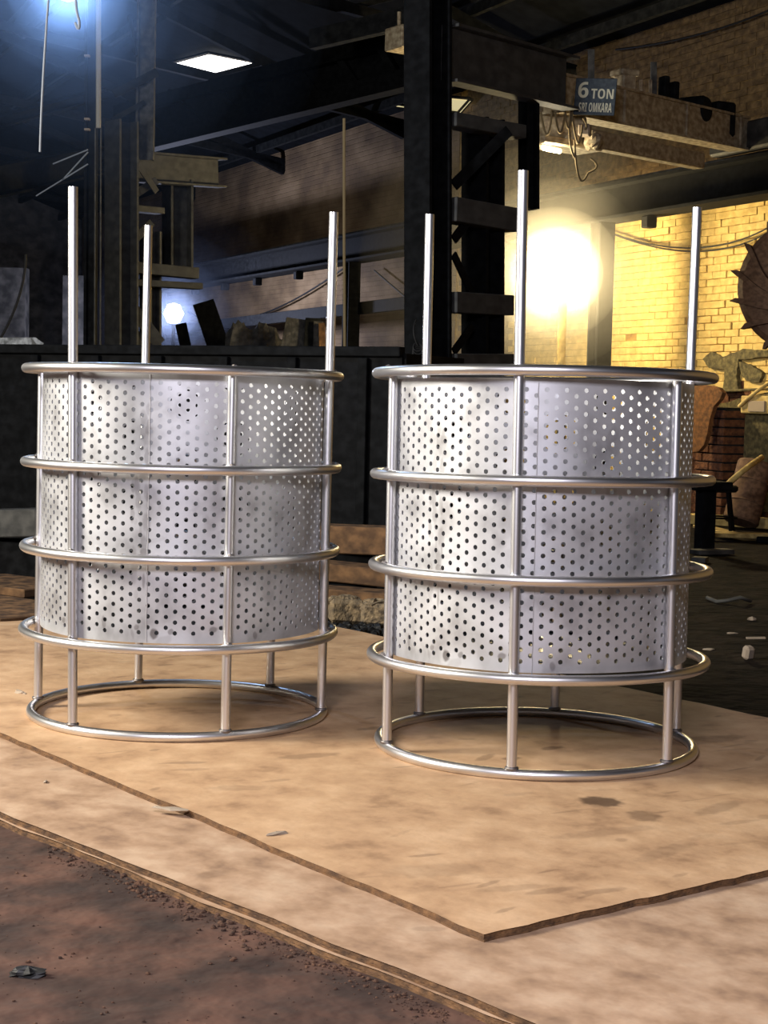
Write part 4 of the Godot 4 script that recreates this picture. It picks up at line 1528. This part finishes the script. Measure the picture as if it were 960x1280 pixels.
func build_left_clutter() -> void:
	# bundle of short bright steel pipes at the left edge, on the bin
	var k := 0
	for q in [[2, 462, 511, 4.0], [10.5, 465, 510, 3.4], [18, 468, 512, 3.0], [38, 470, 508, 2.8], [44.5, 470, 506, 2.6]]:
		var s := Shape.new()
		var z := 11.6
		s.tube([at(q[0], q[1], z), at(q[0] + 2, q[2], z - 0.03)], q[3] / FOCAL * z, 12)
		solo("pipe_offcut", s, M.tube, ["leftmost upright steel pipe offcut at the left edge of the frame", "thin upright steel pipe offcut, second from the left edge", "upright pipe offcut with the brightest streak, third from the left edge", "upright pipe offcut just left of the basket, fourth from the edge", "upright pipe offcut nearest the left basket's drum"][k], "pipe", "")
		k += 1
	var s := Shape.new()
	var a := at(-10, 422, 11.9)
	var b := at(46, 419, 11.9)
	s.quad(at(-10, 422, 11.9), at(46, 419, 11.9), at(54, 470, 11.8), at(-10, 472, 11.8))
	s = Shape.new()
	var poly := PackedVector2Array([Vector2(-0.35, 0.0), Vector2(0.02, 0.0), Vector2(0.04, 0.25), Vector2(-0.02, 0.29), Vector2(-0.33, 0.28)])
	s.prism(Transform3D(Basis(Vector3.RIGHT, -0.15), at(46, 472, 11.9)), poly, 0.008)
	solo("sheet_offcut", s, M.sheet_steel, "crumpled dull steel sheet offcut above the pipes at the left edge", "sheet")
	s = Shape.new()
	s.prism(Transform3D(Basis(Vector3.RIGHT, -0.2) * Basis(Vector3.BACK, 0.3), at(57, 470, 11.7)), PackedVector2Array([Vector2(-0.05, 0.0), Vector2(0.06, 0.0), Vector2(0.03, 0.16), Vector2(-0.03, 0.30)]), 0.01)
	solo("sheet_offcut", s, M.steel_grey, "pointed grey sheet offcut just above the left basket's rim", "sheet")
	# boards on the floor at the left
	k = 0
	for q in [[-60, 655, 60, 652, 10.5, 30, 0.25, 0], [-80, 712, 70, 730, 10.0, 14, 0.5, 1], [-80, 742, 60, 765, 9.2, 10, 0.6, 2]]:
		s = Shape.new()
		var pa := at(q[0], q[1], q[4])
		var pb := at(q[2], q[3], q[4] - 0.3)
		if k > 0:
			pa = on_floor(q[0], q[1] + 8, 0.03)
			pb = on_floor(q[2], q[3] + 8, 0.03)
		s.bar(pa, pb, 0.05 if k > 0 else 0.17, q[6], Vector3.UP, 0.006)
		solo("old_board", s, [M.steel_grey, M.wood, M.wood][k], ["grey board lying high behind the left basket's second hoop", "brown board on the floor behind the left basket, farther one", "brown board on the floor behind the left basket, nearer one"][k], "board", "")
		if k == 0:
			var bs := Shape.new()
			var low := minf(pa.y, pb.y) - 0.085
			bs.box(Transform3D(Basis(), Vector3(at(15, 655, q[4]).x, low / 2, -q[4] + 0.1)), Vector3(0.5, low, 0.3), 0.01)
			solo("packing_block", bs, M.black, "black packing block carrying the grey board at the left edge", "block")
		k += 1

func build_wires() -> void:
	var s := Shape.new()
	var p0 := at(431, 462, 13.0)
	s.tube([at(430, 148, 13.0), at(430, 300, 13.0), p0, Vector3(p0.x, 0.0, p0.z)], 0.011, 8)
	solo("hanging_rope", s, M.rope, "thin pale rope hanging straight down beside the left basket's right rod", "rope")
	s = Shape.new()
	s.tube(bend(at(62, -20, 8.6), at(54, 95, 8.6), at(50, 190, 8.6), 14), 0.006, 6)
	solo("hanging_wire", s, M.cable_pale, "pale wire hanging at the top left corner, left of the bulb", "wire")
	s = Shape.new()
	var c := bend(at(95, -20, 8.8), at(95, 6, 8.8), at(99, 26, 8.8), 8)
	c.append_array(bend(at(99, 26, 8.8), at(98, 36, 8.8), at(94, 28, 8.8), 8).slice(1))
	s.tube(c, 0.008, 6)
	solo("looped_wire", s, M.cable_pale, "short pale looped wire end below the bulb at the top left", "wire")
	var k := 0
	for q in [[[742, 282], [860, 314], [968, 286]], [[742, 282], [858, 310], [968, 280]]]:
		s = Shape.new()
		s.tube(bend(on_wall(q[0][0], q[0][1], 0.1), on_wall(q[1][0], q[1][1], 0.12), on_wall(q[2][0], q[2][1], 0.1), 30), 0.009, 6)
		solo("slack_cable", s, M.cable, ["lower of the two slack cables sagging across the lit yellow wall", "upper of the two slack cables sagging across the lit yellow wall"][k], "cable")
		k += 1
	s = Shape.new()
	s.tube(bend(on_wall(770, 62, 0.1), on_wall(870, 44, 0.12), on_wall(968, 10, 0.1), 20), 0.012, 6)
	solo("roof_cable", s, M.cable, "dark cable along the top of the brick wall at upper right", "cable")
	s = Shape.new()
	s.tube(bend(on_wall(235, 390, 0.1), on_wall(310, 398, 0.15), on_wall(430, 335, 0.1), 24), 0.016, 6)
	solo("sagging_cable", s, M.cable, "thin dark cable sagging across the wall right of the bluish lamp", "cable")
	s = Shape.new()
	s.tube([on_wall(468, 338, 0.1), on_wall(512, 376, 0.12)], 0.014, 6)
	solo("wall_wire", s, M.cable, "thin wire slanting down the wall left of the middle column", "wire")
	s = Shape.new()
	s.tube(bend(at(32, 318, 14.0), at(24, 370, 14.0), at(0, 424, 14.0), 16), 0.011, 6)
	solo("drop_cable", s, M.cable, "black cable curving down before the pale panel at the left edge", "cable")
	k = 0
	for q in [[66, 205, 110, 187], [78, 225, 110, 190], [45, 245, 110, 205]]:
		s = Shape.new()
		s.tube([at(q[0], q[1], 14.8), at(q[2], q[3], 14.8)], 0.007, 6)
		solo("stay_wire", s, M.cable_pale, ["short stay wire, topmost of the three fixed to the slim stanchion", "steep stay wire, middle of the three fixed to the slim stanchion", "long stay wire, lowest of the three fixed to the slim stanchion"][k], "wire")
		k += 1
	# wire bundle hung low on the middle column
	s = Shape.new()
	for j in 6:
		s.ring(at(522 + j * 0.4, 434 + j * 3, 11.2), Vector3(0.2, 0.3, 1).normalized(), 0.03 + 0.004 * j, 0.005, 18, 6)
	s.tube(bend(at(520, 400, 11.25), at(517, 415, 11.2), at(522, 432, 11.2), 8), 0.006, 6)
	solo("wire_coil", s, M.cable, "dark coil of wire hung on the foot of the middle column", "wire")

func build_litter() -> void:
	# crumbs of dirt along the lower plywood edge and over the floor
	var mm := MultiMesh.new()
	mm.transform_format = MultiMesh.TRANSFORM_3D
	var s := Shape.new()
	s.lump(Vector3.ZERO, Vector3(1, 0.6, 0.8), 4, 0.35, Basis(), 7, 5)
	mm.mesh = s.mesh()
	mm.instance_count = 1150
	for k in 1150:
		var p: Vector3
		var r := 0.0015 + 0.005 * pow(rng.randf(), 4.0)
		if k < 850:
			var x := rng.randf_range(60, 560)
			var edge := 1018.0 + (x - 0.0) * 0.415
			var d := absf(rng.randfn(0.0, 12.0)) + 12
			p = on_floor(x, edge + d, r * 0.3)
			if absf(x - 230.0) < 80: r *= 1.5
		else:
			p = on_floor(rng.randf_range(-20, 700), rng.randf_range(1060, 1300), r * 0.3)
			if p.z > -3.9 + absf(p.x) * 0.0 and p.x * 0.739 + 0.673 * -p.z > 0 and false: continue
		mm.set_instance_transform(k, Transform3D(Basis(Vector3.UP, rng.randf() * TAU).scaled(Vector3.ONE * r), p))
	var o := MultiMeshInstance3D.new()
	o.name = "dirt_crumbs"
	o.multimesh = mm
	o.material_override = M.crumb
	o.set_meta("kind", "stuff")
	tag(o, "crumbs of dirt on the earth floor along the plywood edge", "dirt")
	add_child(o, true)
	var q := Shape.new()
	q.lump(on_floor(35, 1216, 0.006), Vector3(0.035, 0.012, 0.02), 6, 0.4)
	solo("dark_clod", q, M.coal, "small dark clod on the earth floor at the lower left", "clod")
	# pale flakes on the plywood
	var k := 0
	for f in [[213, 1011, 0.05, 0.05, "white paint flake on the dusty sheet along the plywood step"], [345, 1042, 0.035, 0.05, "white flake on the top sheet near its left edge"], [57, 977, 0.015, 0.0335, "tiny pale chip near the far left end of the dusty sheet"], [25, 866, 0.03, 0.05, "pale pebble left of the left basket's base ring"]]:
		var sh := Shape.new()
		var p := on_floor(f[0], f[1], f[3] + 0.002)
		sh.lump(p, Vector3(f[2], 0.004 if k != 3 else 0.01, f[2] * 0.35), 40 + k, 0.4, Basis(Vector3.UP, -0.4 + k), 9, 6)
		solo("pale_flake", sh, M.chip, f[4], "flake")
		k += 1
	# litter on the dark floor at the right
	k = 0
	for f in [[873, 821, 0.09, 0.06, "pale block lying on the dark floor at the right edge of the plywood"], [885, 813, 0.15, 0.012, "thin pale splinter touching the pale block on the dark floor"], [886, 813, 0.03, 0.01, "tiny pale chip beside the right basket's lowest hoop"], [940, 773, 0.025, 0.02, "small white crumb on the dark floor at mid right"], [915, 793, 0.03, 0.01, "small pale flake on the dark floor behind the basket"]]:
		var x: float = [935, 944, 886, 940, 915][k]
		var y: float = [821, 819, 813, 776, 793][k]
		var sh := Shape.new()
		var p := on_floor(x, y + (4 if k == 0 else 0), 0.0)
		if k == 0: sh.box(Transform3D(Basis(Vector3.UP, 0.4) * Basis(Vector3.RIGHT, 0.2), p + Vector3.UP * 0.035), Vector3(0.05, 0.065, 0.05), 0.012)
		elif k == 1: sh.bar(p + Vector3(-0.05, 0.085, 0.02), p + Vector3(0.04, 0.088, 0.02), 0.008, 0.02, Vector3.UP)
		else: sh.lump(p + Vector3.UP * f[3] * 0.5, Vector3(f[2], f[3] * 0.6, f[2] * 0.6), 50 + k, 0.3, Basis(), 9, 6)
		solo("floor_litter", sh, M.chip, f[4], "litter")
		k += 1
	var tw := Shape.new()
	tw.tube([on_floor(884, 747, 0.02), on_floor(896, 752, 0.015), on_floor(908, 751, 0.02), on_floor(925, 747, 0.05), on_floor(938, 751, 0.02)], 0.012, 8)
	solo("twisted_strip", tw, M.steel_grey, "twisted grey metal strip on the dark floor beside the right basket", "strip")
	k = 0
	for f in [[868, 690, 912, 689], [866, 699, 884, 700]]:
		var sh := Shape.new()
		sh.bar(on_floor(f[0], f[1], 0.03), on_floor(f[2], f[3], 0.03), 0.04, 0.14, Vector3.UP, 0.005)
		solo("steel_flat", sh, M.steel_grey, ["longer grey steel flat on the floor by the anvil post", "shorter grey steel flat on the floor in front of the longer one"][k], "steel flat")
		k += 1
